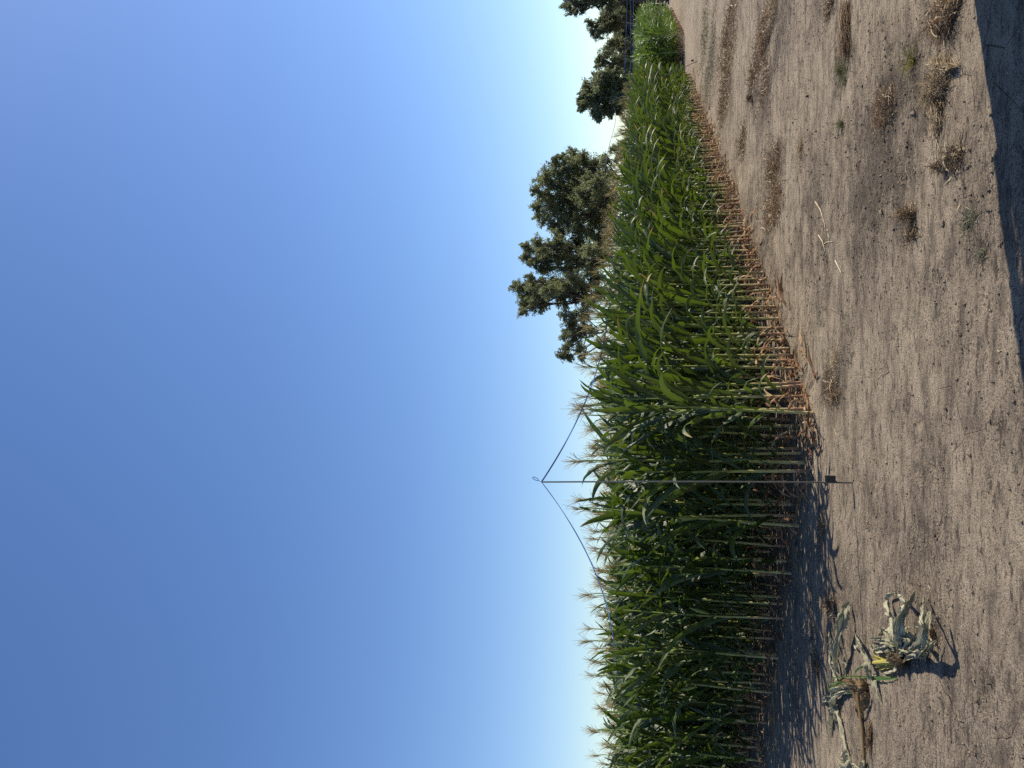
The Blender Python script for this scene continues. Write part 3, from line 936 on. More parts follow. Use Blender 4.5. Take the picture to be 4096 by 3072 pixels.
def stick(name, pts, r, mat, label, cat, zs=None):
    """a bent pale stick lying on the soil, through pixels of the photograph"""
    P = []
    for i, (px, py) in enumerate(pts):
        q = at(px, py); q[2] = gz(q[0], q[1]) + r + (zs[i] if zs else 0.0)
        P.append(q)
    P = np.array(P)
    t = np.linspace(0, len(P) - 1, len(P) * 5)
    C = np.stack([np.interp(t, np.arange(len(P)), P[:, k]) for k in range(3)], -1)
    m = MB(); m.tube(C, r * (1 - .5 * np.linspace(0, 1, len(C))) * (1 + .15 * np.sin(np.linspace(0, 30, len(C)))), 5)
    o = m.build(name, mat)
    return tag(o, label, cat, 'pale sticks on the track')
stick('dry_stick', [(3262, 806), (3280, 840), (3290, 858), (3300, 895), (3302, 912)], .0055, M_PALE, 'longest pale bent stick in the middle of the track', 'stick')
stick('dry_stick', [(3308, 915), (3318, 950), (3314, 990), (3322, 1040)], .0030, M_PALE, 'thin pale root trailing left from the longest bent stick', 'stick')
stick('dry_stick', [(3272, 940), (3292, 965), (3300, 1000), (3290, 1030)], .0060, M_PALE, 'forked pale root with a thick end, left of the longest stick', 'stick')
stick('dry_stick', [(3298, 975), (3312, 968), (3335, 966)], .0045, M_PALE, 'short pale root lying across the forked root', 'stick')
stick('dry_stick', [(3345, 1042), (3355, 1062), (3368, 1090)], .0065, M_PALE, 'short straight pale stick left of the forked root', 'stick')
stick('dry_stick', [(3338, 1715), (3345, 1735), (3357, 1742)], .0040, M_PALE, 'small curved pale stick right of the thin post foot', 'stick')
stick('dry_stick', [(3736, 500), (3748, 540), (3742, 600), (3746, 700), (3748, 780)], .0030, M_PALE, 'long straight straw stalk running left from the big straw bundle', 'stick')
stick('dry_stick', [(3736, 545), (3752, 575), (3768, 622)], .0030, M_PALE, 'thin straw stalk bending down to the orange-brown root clump', 'stick')
stick('dry_stick', [(3882, 822), (3890, 840), (3895, 868)], .0045, M_PALE, 'curved whitish stem on the grey-green wilted weed', 'stick', [.05, .07, .02])

# ---------------------------------------------------------------- wilted corn plants in the foreground
def curve(P, n):
    P = np.asarray(P, float); k = len(P)
    t = np.linspace(0, k - 1, n)
    out = []
    for tt in t:   # Catmull-Rom
        i = min(int(tt), k - 2); f = tt - i
        p0, p1, p2, p3 = P[max(i - 1, 0)], P[i], P[i + 1], P[min(i + 2, k - 1)]
        out.append(.5 * ((2 * p1) + (-p0 + p2) * f + (2 * p0 - 5 * p1 + 4 * p2 - p3) * f * f + (-p0 + 3 * p1 - 3 * p2 + p3) * f ** 3))
    return np.array(out)

def wilt_leaf(parent, pts, W, mat, crumple=.25, roll=.0, tw=0.0, name='leaf', taper=1.0):
    """pts: (px, py, height above soil)"""
    base = np.array(parent.location)
    P = []
    for (px, py, h) in pts:
        h = h * .55
        q = at(px, py, h); q[2] = gz(q[0], q[1]) + max(h, .006)
        P.append(q - base)
    n = 44
    C = curve(P, n)
    s = np.linspace(0, 1, n)
    T = np.gradient(C, axis=0); T /= np.linalg.norm(T, axis=1)[:, None] + 1e-9
    up = np.array([0, -.55, .83])
    S = np.cross(T, up); S /= np.linalg.norm(S, axis=1)[:, None] + 1e-9
    N = np.cross(S, T)
    a = roll + tw * s + .25 * np.sin(s * 9 + W * 300)
    S, N = S * np.cos(a)[:, None] + N * np.sin(a)[:, None], N * np.cos(a)[:, None] - S * np.sin(a)[:, None]
    w = W * (np.minimum(1, .5 + 2.5 * s) * (1 - s ** 2.6 * taper) ** .8 + .03) * (1 + .12 * np.sin(s * 17 + W * 99)) * (1 - .28 * np.abs(rng.normal(0, 1, n)) * (rng.uniform(0, 1, n) < .35))
    m = 10
    c = np.linspace(-1, 1, m + 1)
    ph = rng.uniform(0, 6, 4)
    fo = .5 + .25 * np.sin(s * 6 + ph[0])
    G = C[:, None] + S[:, None] * (c[None, :, None] * (w / 2 * np.cos(fo))[:, None, None]) + N[:, None] * ((np.abs(c)[None, :] * (w / 2 * np.sin(fo))[:, None])[..., None])
    cr = crumple * w[:, None] * (np.sin(c[None, :] * 5.0 + s[:, None] * 7 + ph[1]) * .5 + np.sin(c[None, :] * 2.5 - s[:, None] * 21 + ph[2]) * .4 * np.abs(c)[None, :] + .22 * np.sin(c[None, :] * 9 + s[:, None] * 43 + ph[3]) + .10 * rng.normal(0, 1, (n, 1)) * c[None, :])
    G = G + N[:, None] * cr[..., None]
    G[..., 2] = np.maximum(G[..., 2], .003 - .0)
    mb = MB()
    uu, vv = np.meshgrid(np.linspace(0, 1, m + 1), s)
    mb.grid(G, np.stack([uu, vv], -1).reshape(-1, 2))
    return mb.build(name, mat, parent)

def rootball(parent, px, py, h, r, name='root_ball', mat=None):
    base = np.array(parent.location)
    q = at(px, py, h); c = np.array([q[0], q[1], gz(q[0], q[1]) + h]) - base
    m = MB()
    k = 14
    th = np.linspace(0, pi, 9); a = np.linspace(0, 2 * pi, k, endpoint=False)
    R = r * .8 * (1 + .18 * rng.normal(0, 1, (9, k)))
    m.grid(c + np.stack([R * np.sin(th)[:, None] * np.cos(a), R * np.sin(th)[:, None] * np.sin(a), R * .8 * np.cos(th)[:, None] * np.ones(k)], -1), wrap=True)
    for i in range(150):
        d = rng.normal(0, 1, 3); d /= np.linalg.norm(d)
        t = np.linspace(0, 1, 5)[:, None]
        P = c + d * (r * .6 + t * r * rng.uniform(.4, .9)) + rng.normal(0, .25 * r, 3) * t ** 2
        P[:, 2] = np.maximum(P[:, 2], .004)
        m.tube(P, .0016 * (1 - .6 * t[:, 0]), 3, caps=False)
    return m.build(name, mat or M_ROOT, parent)

# the pile with bent grey-green leaves
b = at(3600, 2610)
wp = empty('wilted_corn_plant', (b[0], b[1], 0))
tag(wp, 'uprooted wilted corn plant with a heap of grey-green crumpled leaves on the bare soil', 'corn plant', 'uprooted corn plants on the soil')
big = [
 ([(3590, 2585, .10), (3575, 2540, .16), (3560, 2470, .13), (3552, 2400, .05), (3578, 2370, .06)], .080),
 ([(3600, 2600, .10), (3590, 2540, .20), (3600, 2470, .26), (3630, 2430, .22), (3660, 2365, .10)], .085),
 ([(3610, 2595, .10), (3612, 2520, .20), (3618, 2460, .22), (3625, 2420, .22), (3612, 2390, .12), (3588, 2380, .06)], .075),
 ([(3640, 2610, .08), (3680, 2570, .20), (3690, 2510, .28), (3690, 2450, .16), (3694, 2380, .05)], .060),
 ([(3640, 2620, .08), (3690, 2590, .20), (3705, 2530, .24), (3718, 2470, .18), (3726, 2440, .14)], .070),
 ([(3600, 2605, .08), (3560, 2575, .15), (3530, 2560, .14), (3510, 2558, .06), (3470, 2555, .04)], .060),
 ([(3590, 2600, .10), (3565, 2590, .13), (3530, 2590, .08), (3490, 2600, .03), (3478, 2575, .02)], .065),
 ([(3610, 2610, .06), (3570, 2600, .12), (3535, 2520, .15), (3530, 2530, .10), (3512, 2545, .05)], .060),
 ([(3640, 2610, .06), (3660, 2610, .14), (3690, 2600, .14), (3720, 2575, .10), (3745, 2555, .07)], .050),
 ([(3620, 2600, .10), (3640, 2570, .15), (3630, 2545, .17), (3610, 2560, .15), (3585, 2570, .10)], .070),
 ([(3650, 2615, .05), (3640, 2600, .12), (3600, 2590, .13), (3570, 2600, .07), (3560, 2620, .02)], .060),
 ([(3560, 2640, .03), (3600, 2650, .05), (3640, 2630, .10), (3680, 2610, .14), (3655, 2580, .16)], .045),
 ([(3635, 2620, .04), (3600, 2660, .05), (3560, 2690, .03), (3530, 2690, .02)], .050),
 ([(3650, 2600, .05), (3680, 2620, .10), (3700, 2620, .05), (3712, 2600, .02)], .045),
]
for pts, W in big:
    wilt_leaf(wp, pts, W * .85, M_WILT, crumple=rng.uniform(.26, .46), roll=rng.normal(0, .5), tw=rng.normal(0, .9))
for i in range(16):      # shrivelled pieces in the middle of the heap
    p0 = (rng.uniform(3545, 3690), rng.uniform(2545, 2625)); a_ = rng.uniform(0, 2 * pi); l_ = rng.uniform(20, 55)
    wilt_leaf(wp, [(p0[0], p0[1], rng.uniform(.02, .12)), (p0[0] + cos(a_) * l_ * .5, p0[1] + sin(a_) * l_ * .8, rng.uniform(.06, .18)), (p0[0] + cos(a_ + .5) * l_, p0[1] + sin(a_ + .5) * l_ * 1.5, rng.uniform(.0, .10))],
              rng.uniform(.025, .055), M_WILT, crumple=.5, roll=rng.normal(0, 1), tw=rng.normal(0, 1.8))
wilt_leaf(wp, [(3600, 2630, .05), (3570, 2625, .07), (3545, 2622, .06)], .05, M_WILT_B, name='brown_leaf')
wilt_leaf(wp, [(3610, 2640, .06), (3590, 2650, .07), (3575, 2640, .03)], .05, M_WILT_B, name='brown_leaf')
rootball(wp, 3600, 2640, .05, .055)
# yellow shoot pieces at its foot
b = at(3540, 2655)
ys = empty('yellow_corn_stub', (b[0], b[1], 0))
tag(ys, 'yellow-green cut corn stub with stiff yellow shoots beside the wilted heap', 'corn stub')
m = MB()
P = np.array([at(3575, 2648, .03), at(3545, 2648, .035), at(3490, 2652, .03)]) - np.array([b[0], b[1], 0])
m.tube(curve(P, 14), .017 * np.array([.7, 1, 1, .92, 1.1, 1, 1, .95, 1.1, 1, 1, .9, .7, .4]), 10)
m.build('stalk', M_YELLOW, ys)
for pts in ([(3560, 2640, .03), (3520, 2630, .07), (3484, 2612, .09)], [(3560, 2650, .04), (3515, 2635, .05), (3480, 2628, .06)], [(3570, 2660, .03), (3530, 2662, .05), (3492, 2670, .03)],
            [(3580, 2665, .03), (3545, 2670, .04), (3510, 2682, .02)], [(3560, 2640, .04), (3555, 2655, .07), (3530, 2660, .06)]):
    wilt_leaf(ys, pts, .020, M_YELLOW, crumple=.05, name='shoot')

# the plant on its side at the left
b = at(3440, 2745)
w2 = empty('wilted_corn_plant', (b[0], b[1], 0))
tag(w2, 'uprooted wilted corn plant with long pale leaves lying across the edge of the corn shadow', 'corn plant', 'uprooted corn plants on the soil')
for pts, W, mt in [
 ([(3350, 2690, .07), (3345, 2620, .13), (3355, 2540, .16), (3372, 2470, .15), (3392, 2425, .06), (3404, 2410, .02)], .115, M_WILT),
 ([(3352, 2700, .05), (3335, 2640, .08), (3325, 2570, .06), (3308, 2510, .03)], .060, M_WILT),
 ([(3345, 2720, .04), (3322, 2660, .05), (3316, 2600, .03)], .040, M_WILT),
 ([(3380, 2720, .06), (3375, 2660, .08), (3372, 2620, .05)], .045, M_WILT),
 ([(3490, 2720, .05), (3470, 2650, .12), (3440, 2580, .08), (3418, 2530, .02)], .085, M_WILT),
 ([(3440, 2565, .05), (3425, 2590, .05), (3412, 2580, .02)], .030, M_WILT),
 ([(3490, 2700, .05), (3500, 2740, .06), (3520, 2790, .03), (3534, 2825, .01)], .045, M_WILT),
 ([(3430, 2735, .06), (3390, 2725, .10), (3365, 2720, .08), (3345, 2745, .03)], .050, M_WILT_B),
 ([(3425, 2750, .06), (3395, 2740, .10), (3370, 2760, .05), (3345, 2790, .02)], .060, M_WILT),
 ([(3385, 2760, .05), (3350, 2770, .06), (3330, 2840, .05), (3325, 2900, .03), (3328, 2950, .01)], .10, M_WILT),
 ([(3360, 2770, .05), (3320, 2790, .06), (3295, 2800, .04), (3300, 2830, .01)], .070, M_WILT),
 ([(3340, 2820, .04), (3345, 2860, .04), (3342, 2890, .01)], .05, M_WILT),
 ([(3352, 2835, .02), (3362, 2890, .035), (3372, 2950, .035), (3388, 3000, .03), (3396, 3020, .02)], .062, M_WILT),
 ([(3415, 2760, .05), (3425, 2800, .04), (3435, 2850, .03), (3440, 2880, .01)], .06, M_WILT_B),
 ([(3470, 2770, .05), (3462, 2800, .06), (3455, 2840, .04), (3450, 2880, .01)], .07, M_WILT_B),
]:
    wilt_leaf(w2, pts, W * .88, mt, crumple=rng.uniform(.2, .36), roll=rng.normal(0, .35), tw=rng.normal(0, .6), name='leaf' if mt is M_WILT else 'brown_leaf')
rootball(w2, 3440, 2745, .05, .062)
m = MB()
P = np.array([at(3430, 2770, .03), at(3440, 2850, .02), at(3452, 2950, .015), at(3460, 3090, .012)]) - np.array([b[0], b[1], 0])
m.tube(curve(P, 26), .013 * (1 + .15 * (np.arange(26) % 5 == 0)), 8)
m.build('stalk', M_WILT_B, w2)

b = at(3400, 3050)
w3 = empty('wilted_corn_plant', (b[0], b[1], 0))
tag(w3, 'crumpled pale corn plant cut by the left frame edge, with an ear husk', 'corn plant', 'uprooted corn plants on the soil')
for pts, W in [([(3390, 3050, .04), (3380, 3020, .08), (3388, 3000, .05)], .07), ([(3395, 3060, .05), (3370, 3050, .06), (3350, 3030, .03)], .05), ([(3400, 3070, .04), (3375, 3080, .05), (3355, 3070, .02)], .06),
               ([(3405, 3050, .05), (3420, 3060, .05), (3440, 3075, .02)], .05), ([(3460, 3040, .03), (3455, 3060, .05), (3452, 3090, .03)], .05), ([(3400, 3080, .06), (3390, 3100, .05), (3370, 3120, .02)], .07)]:
    wilt_leaf(w3, pts, W, M_WILT, crumple=.3, roll=rng.normal(0, .5), tw=rng.normal(0, 1))
m = MB()
P = np.array([at(3388, 3075, .04), at(3394, 3058, .05), at(3400, 3040, .045)]) - np.array([b[0], b[1], 0])
m.tube(curve(P, 8), [.012, .022, .026, .027, .025, .021, .014, .006], 10)
m.build('ear', M_WILT, w3)

b = at(3480, 2712)
gw = empty('green_weed', (b[0], b[1], 0))
tag(gw, 'fresh green grass blade lying across the wilted corn leaves', 'weed')
for pts, W in [([(3560, 2708, .02), (3480, 2708, .07), (3420, 2706, .09), (3350, 2710, .09), (3298, 2710, .06)], .018), ([(3590, 2712, .01), (3545, 2716, .03), (3500, 2710, .05), (3480, 2704, .06)], .016),
               ([(3420, 2700, .05), (3430, 2680, .09), (3465, 2660, .10), (3490, 2658, .06)], .020), ([(3480, 2710, .05), (3520, 2720, .04), (3540, 2716, .02)], .010)]:
    wilt_leaf(gw, pts, W, M_FRESH, crumple=.06, name='blade')
b = at(3380, 2745)
gw = empty('green_weed', (b[0], b[1], 0))
tag(gw, 'fresh green weed shoots left of the root ball', 'weed')
for pts in ([(3420, 2735, .04), (3370, 2728, .07), (3320, 2732, .06), (3300, 2742, .03)], [(3370, 2732, .06), (3330, 2745, .05), (3298, 2758, .02)], [(3410, 2770, .04), (3380, 2773, .05), (3354, 2780, .03)], [(3350, 2735, .06), (3320, 2752, .05), (3312, 2764, .02)]):
    wilt_leaf(gw, pts, .016, M_FRESH, crumple=.06, name='blade')

# ---------------------------------------------------------------- posts and tape
def post(base, top, r, label):
    root = empty('tread_in_post', (base[0], base[1], base[2]))
    tag(root, label, 'post', 'thin posts carrying the blue tape')
    v = np.array(top) - np.array(base)
    m = MB()
    t = np.linspace(-.02, 1, 20)[:, None]
    bow = np.sin(pi * np.clip(t, 0, 1)) * np.array([[.006, 0, 0]])
    m.tube(v * t + bow, r, 8)
    m.build('rod', M_ROD, root)
    L = np.linalg.norm(v); ax = v / L
    m = MB()   # welded step: a bent plate with two flanges, to the right of the rod
    z0, z1 = .13, .205
    A = np.eye(4)
    m.box((r * .6, -.012, z0), (r + .046, -.008, z1))
    m.box((r * .6, -.008, z1 - .004), (r + .046, .022, z1))
    m.box((r + .042, -.008, z0), (r + .046, .022, z1 - .004))
    m.box((r * .2, -.008, z0), (r * .2 + .004, .016, z1 - .004))
    k = 6     # the rounded foot of the plate
    a = np.linspace(0, pi / 2, k)
    arc = np.stack([r * .6 + .022 * (1 - np.sin(a)), np.full(k, -.012), z0 - .022 * (1 - np.cos(a))], -1)
    v2 = np.concatenate([arc, [[r * .6, -.012, z0]], arc + [0, .004, 0], [[r * .6, -.008, z0]]])
    n2 = k + 1
    T = []
    for i in range(k - 1):
        T += [[k, i, i + 1], [n2 + k, n2 + i + 1, n2 + i]]
    m.add(v2, None, None, t=T)
    pl = m.build('step_plate', M_PLATE, root, smooth=False)
    return root

P1 = at(3408, 1931); P1[2] = gz(P1[0], P1[1])
T1 = far(2166, 1928, hypot(P1[0], P1[1]))
post(P1, T1, .0068, 'thin dark post standing in the soil in front of the corn near the field corner')
P2 = at(2791, 244)
T2 = far(2437, 408, hypot(P2[0], P2[1]) * .985)
post(P2, T2, .010, 'thin leaning post at the far end of the near corn field')
P3 = at(2726, 330)
T3 = far(2496, 388, hypot(P3[0], P3[1]) * .99)
post(P3, T3, .010, 'thin leaning post at the left corner of the far corn block, half hidden by corn')
P4 = T3 + np.array([19, 4.0, 0]); P4[2] = 0
post(P4, np.array([P4[0] - .2, P4[1], 2.55]), .012, 'thin post of the far corn block beyond the right frame edge')

def on_plane(px, py, o, az):
    """point seen at a pixel on the vertical plane through o with heading az"""
    r = ray(px, py)
    n = np.array([cos(az), -sin(az)])
    t = (o[:2] @ n) / (r[:2] @ n)
    return np.array([r[0] * t, r[1] * t, EYE + r[2] * t])

def tape(P, w, label, knot=None, tw=9.0, n=120):
    C = curve(P, n)
    m = MB()
    L = np.linalg.norm(np.diff(C, axis=0), axis=1).sum()
    s = np.linspace(0, 1, n)
    a = .9 + .5 * np.sin(s * L * .45) + tw * 0.02 * np.sin(s * L * 3.1)
    ribbon(m, C, w, twist=a)
    o = m.build('reflective_tape', M_TAPE)
    tag(o, label, 'tape', 'blue tapes strung between the posts')
    if knot is not None:
        m = MB()
        t = np.linspace(0, 2 * pi, 20)
        q = np.array(knot)
        d = np.array([.45, 0, .9]); d /= np.linalg.norm(d); e = np.array([.9, 0, -.45]) / 1.006
        loop = q + d * (.030 + .028 * (1 - np.cos(t)))[:, None] + e * (.010 * np.sin(t))[:, None]
        ribbon(m, loop, .006, up=(0, 1, 0))
        ribbon(m, [q - d * .012, q + d * .012, q + d * .032], .004, up=(0, 1, 0))
        m.build('knot', M_TAPE, o)
    return o

def smooth_sag(P, deg):
    P = np.array(P)
    h = np.linalg.norm(P[:, :2] - P[0, :2], axis=1)
    z = np.polyval(np.polyfit(h, P[:, 2] - P[0, 2], deg, w=np.where(h == 0, 50, 1)), h) + P[0, 2]
    hh = np.linspace(0, h[-1], 40) ** 1.0
    hh = h[-1] * (hh / h[-1]) ** 1.6
    zz = np.polyval(np.polyfit(h, P[:, 2] - P[0, 2], deg, w=np.where(h == 0, 50, 1)), hh) + P[0, 2]
    d = (P[-1, :2] - P[0, :2]) / h[-1]
    return np.concatenate([P[0, :2] + d * hh[:, None], zz[:, None]], 1)
AZ_L, AZ_R = radians(-38), atan2(T2[0] - T1[0], T2[1] - T1[1])
left = [T1] + [on_plane(px, py, T1, AZ_L) for px, py in ((2236, 2036), (2300, 2130), (2352, 2222), (2402, 2330), (2440, 2480), (2462, 2640), (2478, 2800), (2488, 2960))]
tape(smooth_sag(left, 4), .014, 'blue tape sagging left from the near post over the shaded corn', knot=T1)
right = [T1] + [on_plane(px, py, T1, AZ_R) for px, py in ((2206, 1855), (2262, 1782), (2330, 1716), (2378, 1570), (2408, 1380), (2423, 1190), (2424, 1050), (2433, 830), (2441, 560))] + [T2]
tape(smooth_sag(right, 4), .013, 'blue tape running from the near post along the sunlit edge to the far leaning post')
tape([T3, T3 + (P4 + [0, 0, 2.55] - T3) * .5 + [0, 0, -.10], P4 + [0, 0, 2.55]], .030, 'upper blue tape along the front of the far corn block')
def far_tape(z, d0, d1, p0, p1, label, w):
    A = far(p0[0], p0[1], d0); B = far(p1[0], p1[1], d1)
    tape([A, (A + B) / 2 - [0, 0, .06], B], w, label)
far_tape(2.5, 41, 47, (2520, 420), (2516, -260), 'middle blue tape over the far corn block in front of the dark trees', .034)
far_tape(2.5, 50, 56, (2532, 330), (2528, -260), 'lower blue tape over the far corn block in front of the dark trees', .045)
m_end = [T2 + [-.1, .2, .0], far(2441, 560, 33), ]

# ---------------------------------------------------------------- trees
def tree(name, label, dist, base_px, clumps, mat, trunk_r=.2, leaf=.14, dens=1.0, lean=0.0, group='trees behind the corn field'):
    """clumps: (px, py, radius in photograph pixels)"""
    px, py = base_px
    r0 = ray(px, py)
    base = far(px, py, dist); base[2] = 0
    root = empty(name, tuple(base))
    tag(root, label, 'tree', group)
    sc = dist / FPX
    cs = []
    for (cx_, cy_, rr) in clumps:
        dd = dist + rng.normal(0, 1.0) * rr * sc * 1.3
        cs.append((far(cx_, cy_, dd) - base, rr * sc * dd / dist * 1.12))
    m = MB()
    # trunk and limbs
    C = np.array([c for c, _ in cs])
    mid = C.mean(0)
    fork = np.array([mid[0] * .35, mid[1] * .35, max(.9, C[:, 2].min() * .55)])
    t = np.linspace(0, 1, 7)
    m.tube(curve([[0, 0, -.2], fork * .5 + rng.normal(0, .1, 3) * [1, 1, 0], fork], 8), np.linspace(trunk_r * 1.25, trunk_r * .8, 8), 8)
    lead = curve([fork, fork * .45 + mid * .55 + rng.normal(0, .3, 3), np.array([mid[0], mid[1], C[:, 2].max() * .92])], 12)
    m.tube(lead, np.linspace(trunk_r * .8, trunk_r * .12, 12), 7)
    for c, r in cs:
        k = int(np.clip(np.interp(c[2], lead[:, 2], np.arange(12)) - 3, 0, 11))
        a = lead[k]
        h = (a + c) / 2 + [0, 0, -.12 * np.linalg.norm(c - a)] + rng.normal(0, .15, 3)
        L = curve([a, h, c], 8)
        m.tube(L, np.linspace(trunk_r * .34, .02, 8), 5, caps=False)
        for q in range(4):
            d = rng.normal(0, 1, 3); d[2] = abs(d[2]) * .8; d /= np.linalg.norm(d)
            m.tube(curve([L[4], c * .7 + L[4] * .3 + d * r * .3, c + d * r * .95], 5), np.linspace(.030, .008, 5), 3, caps=False)
    m.build('trunk', M_BARK, root)
    # crown: sprays of small leaf-sized faces
    V, Q, U = [], [], []
    for c, r in cs:
        ns = int(40 * max(.5, (r / .8)) ** 1.6)
        for _ in range(ns):
            d = rng.normal(0, 1, 3); d /= np.linalg.norm(d)
            p = c + d * r * rng.uniform(.1, 1.12) * np.array([1, 1, .95])
            ax = d * .7 + np.array([rng.normal(0, .4), rng.normal(0, .4), rng.uniform(-.2, .7)])
            ax /= np.linalg.norm(ax)
            ln = rng.uniform(.35, .75) * (.5 + .5 * min(r, 1.2))
            n = int(56 * dens * rng.uniform(.6, 1.4))
            tt = rng.uniform(-.5, .5, n)[:, None]
            P = p + ax * tt * ln + rng.normal(0, 1, (n, 3)) * ln * .20 * (1.1 - np.abs(tt))
            A = ax + rng.normal(0, .55, (n, 3)); A /= np.linalg.norm(A, axis=1)[:, None]
            B = np.cross(A, rng.normal(0, 1, (n, 3))); B /= np.linalg.norm(B, axis=1)[:, None]
            s = leaf * .76 * rng.uniform(.6, 1.25, (n, 1))
            A = A * s * .75; B = B * s * .30
            V.append(np.stack([P - A, P + B, P + A, P - B], 1).reshape(-1, 3))
            U.append(np.full((n * 4, 2), rng.uniform()))
    V = np.concatenate(V); n = len(V) // 4
    m = MB()
    m.add(V, np.arange(n * 4).reshape(-1, 4), np.concatenate(U))
    m.build('crown', mat, root, smooth=False)
    return root

tree('broad_tree', 'sparse low tree left of the big trees, standing over the tassels near the field corner', 52, (2590, 1290),
     [(2262, 1262, 26), (2285, 1305, 34), (2258, 1340, 22), (2300, 1355, 34), (2268, 1395, 24), (2248, 1420, 16), (2275, 1432, 18), (2320, 1400, 24), (2335, 1320, 30), (2300, 1265, 26), (2340, 1260, 28), (2325, 1430, 16), (2370, 1330, 20), (2360, 1220, 24)], M_TREE_G, .16, dens=1.0, leaf=.15)
tree('broad_tree', 'tallest tree of the group, with a high leaning left lobe', 54, (2590, 1150),
     [(2058, 1150, 20), (2085, 1152, 30), (2110, 1185, 36), (2100, 1225, 28), (2090, 1250, 20), (2125, 1140, 34), (2145, 1175, 40), (2150, 1215, 32), (2120, 1110, 20), (2175, 1140, 36), (2200, 1165, 36), (2180, 1215, 22), (2225, 1130, 34), (2235, 1185, 34), (2255, 1215, 20),
      (2265, 1150, 40), (2300, 1180, 36), (2300, 1120, 40), (2340, 1150, 40), (2340, 1220, 24), (2380, 1110, 40), (2400, 1180, 34)], M_TREE_O, .24, dens=1.15)
tree('broad_tree', 'olive tree in the middle of the group, between the tallest tree and the widest crown', 56, (2590, 1020),
     [(2100, 985, 18), (2098, 1035, 22), (2120, 1000, 26), (2145, 970, 26), (2150, 1025, 34), (2130, 1055, 20), (2185, 1000, 38), (2190, 1060, 34), (2170, 1085, 18), (2225, 970, 38), (2235, 1035, 40), (2270, 1000, 42), (2275, 1070, 40), (2310, 970, 42), (2320, 1040, 44), (2360, 1000, 44), (2370, 1070, 40), (2400, 960, 40), (2410, 1030, 36)], M_TREE_O, .24, dens=1.2)
tree('broad_tree', 'widest olive tree of the group with a rounded dense crown on its right side', 58, (2590, 800),
     [(2148, 770, 26), (2145, 830, 26), (2175, 870, 36), (2160, 720, 24), (2185, 790, 44), (2190, 700, 28), (2215, 660, 22), (2225, 640, 14), (2215, 740, 44), (2225, 840, 48), (2215, 905, 34), (2250, 690, 38), (2260, 640, 24), (2255, 790, 50), (2270, 880, 46), (2250, 930, 24),
      (2290, 620, 26), (2295, 670, 38), (2295, 740, 48), (2300, 830, 50), (2310, 910, 44), (2330, 640, 30), (2340, 700, 44), (2345, 780, 50), (2350, 860, 48), (2360, 930, 40), (2375, 660, 36), (2390, 730, 46), (2395, 810, 48), (2400, 890, 46), (2420, 640, 26), (2430, 700, 40), (2435, 770, 40), (2440, 850, 40), (2440, 930, 36)], M_TREE_O, .34, dens=1.2)
tree('small_tree', 'small dark tree just rising over the tassels right of the widest tree', 60, (2590, 600),
     [(2455, 600, 14), (2475, 590, 16), (2485, 620, 18), (2500, 600, 20), (2465, 635, 12), (2510, 570, 18)], M_TREE_D, .12)
tree('round_tree', 'round dense tree with a pointed left side at the right end of the corn', 46, (2590, 370),
     [(2335, 425, 18), (2330, 405, 14), (2355, 380, 26), (2345, 345, 18), (2370, 415, 28), (2375, 350, 30), (2390, 310, 22), (2385, 385, 34), (2395, 450, 24), (2385, 470, 14), (2415, 340, 36), (2415, 395, 36), (2415, 300, 22), (2425, 440, 28), (2445, 370, 38), (2445, 315, 32), (2455, 420, 30), (2475, 345, 32), (2475, 390, 28), (2480, 440, 20), (2500, 330, 24), (2505, 380, 22), (2500, 420, 18)], M_TREE_G, .20, leaf=.15, dens=1.3)
tree('gum_tree', 'thin see-through tree right of the round tree', 62, (2590, 250),
     [(2395, 230, 18), (2392, 262, 18), (2415, 245, 22), (2430, 215, 18), (2440, 262, 18), (2455, 235, 18), (2460, 275, 16), (2480, 250, 18), (2480, 285, 14), (2500, 265, 18)], M_TREE_G, .18, dens=.85)
tree('gum_tree', 'short pale tree in the gap between the thin tree and the tall right tree', 66, (2590, 165),
     [(2425, 190, 16), (2440, 170, 18), (2450, 200, 16), (2465, 180, 20), (2470, 150, 16), (2490, 195, 20)], M_TREE_G, .15, dens=.9)
tree('gum_tree', 'dark upright tree with two lobes left of the tall frame-edge tree', 64, (2590, 110),
     [(2360, 95, 14), (2365, 125, 14), (2385, 105, 18), (2390, 145, 16), (2405, 120, 20), (2405, 80, 16), (2425, 65, 20), (2425, 100, 20), (2430, 40, 18), (2445, 120, 18), (2450, 80, 22), (2465, 100, 20)], M_TREE_D, .2, dens=1.1)
tree('gum_tree', 'tall tree with bare upright limbs cut by the right frame edge', 62, (2590, 5),
     [(2262, 22, 12), (2280, 10, 18), (2285, 40, 16), (2300, 50, 12), (2305, 15, 18), (2330, 20, 18), (2330, 45, 14), (2350, 0, 20), (2375, 15, 18), (2270, -20, 20), (2310, -30, 24), (2350, -40, 26), (2390, -10, 24), (2420, 10, 22), (2410, -50, 30), (2440, 30, 20), (2450, -20, 26)], M_TREE_D, .3, dens=1.1)
for i, (py_, pxc, nm) in enumerate([(285, 2512, 'behind the thin see-through tree'), (215, 2498, 'under the short pale tree'), (150, 2490, 'left of the two-lobed tree foot'), (90, 2485, 'under the two-lobed tree'), (25, 2480, 'under the tall frame-edge tree'), (-45, 2480, 'cut by the right frame edge')]):
    cl = [(pxc + rng.uniform(-12, 72), py_ + rng.uniform(-42, 42), rng.uniform(18, 26)) for _ in range(20)]
    tree('dark_shrub', f'dark bushy hedge tree behind the far tapes, {nm}', 70 + i, (2590, py_), cl, M_TREE_D, .12, dens=1.3, group='dark hedge trees behind the far corn')

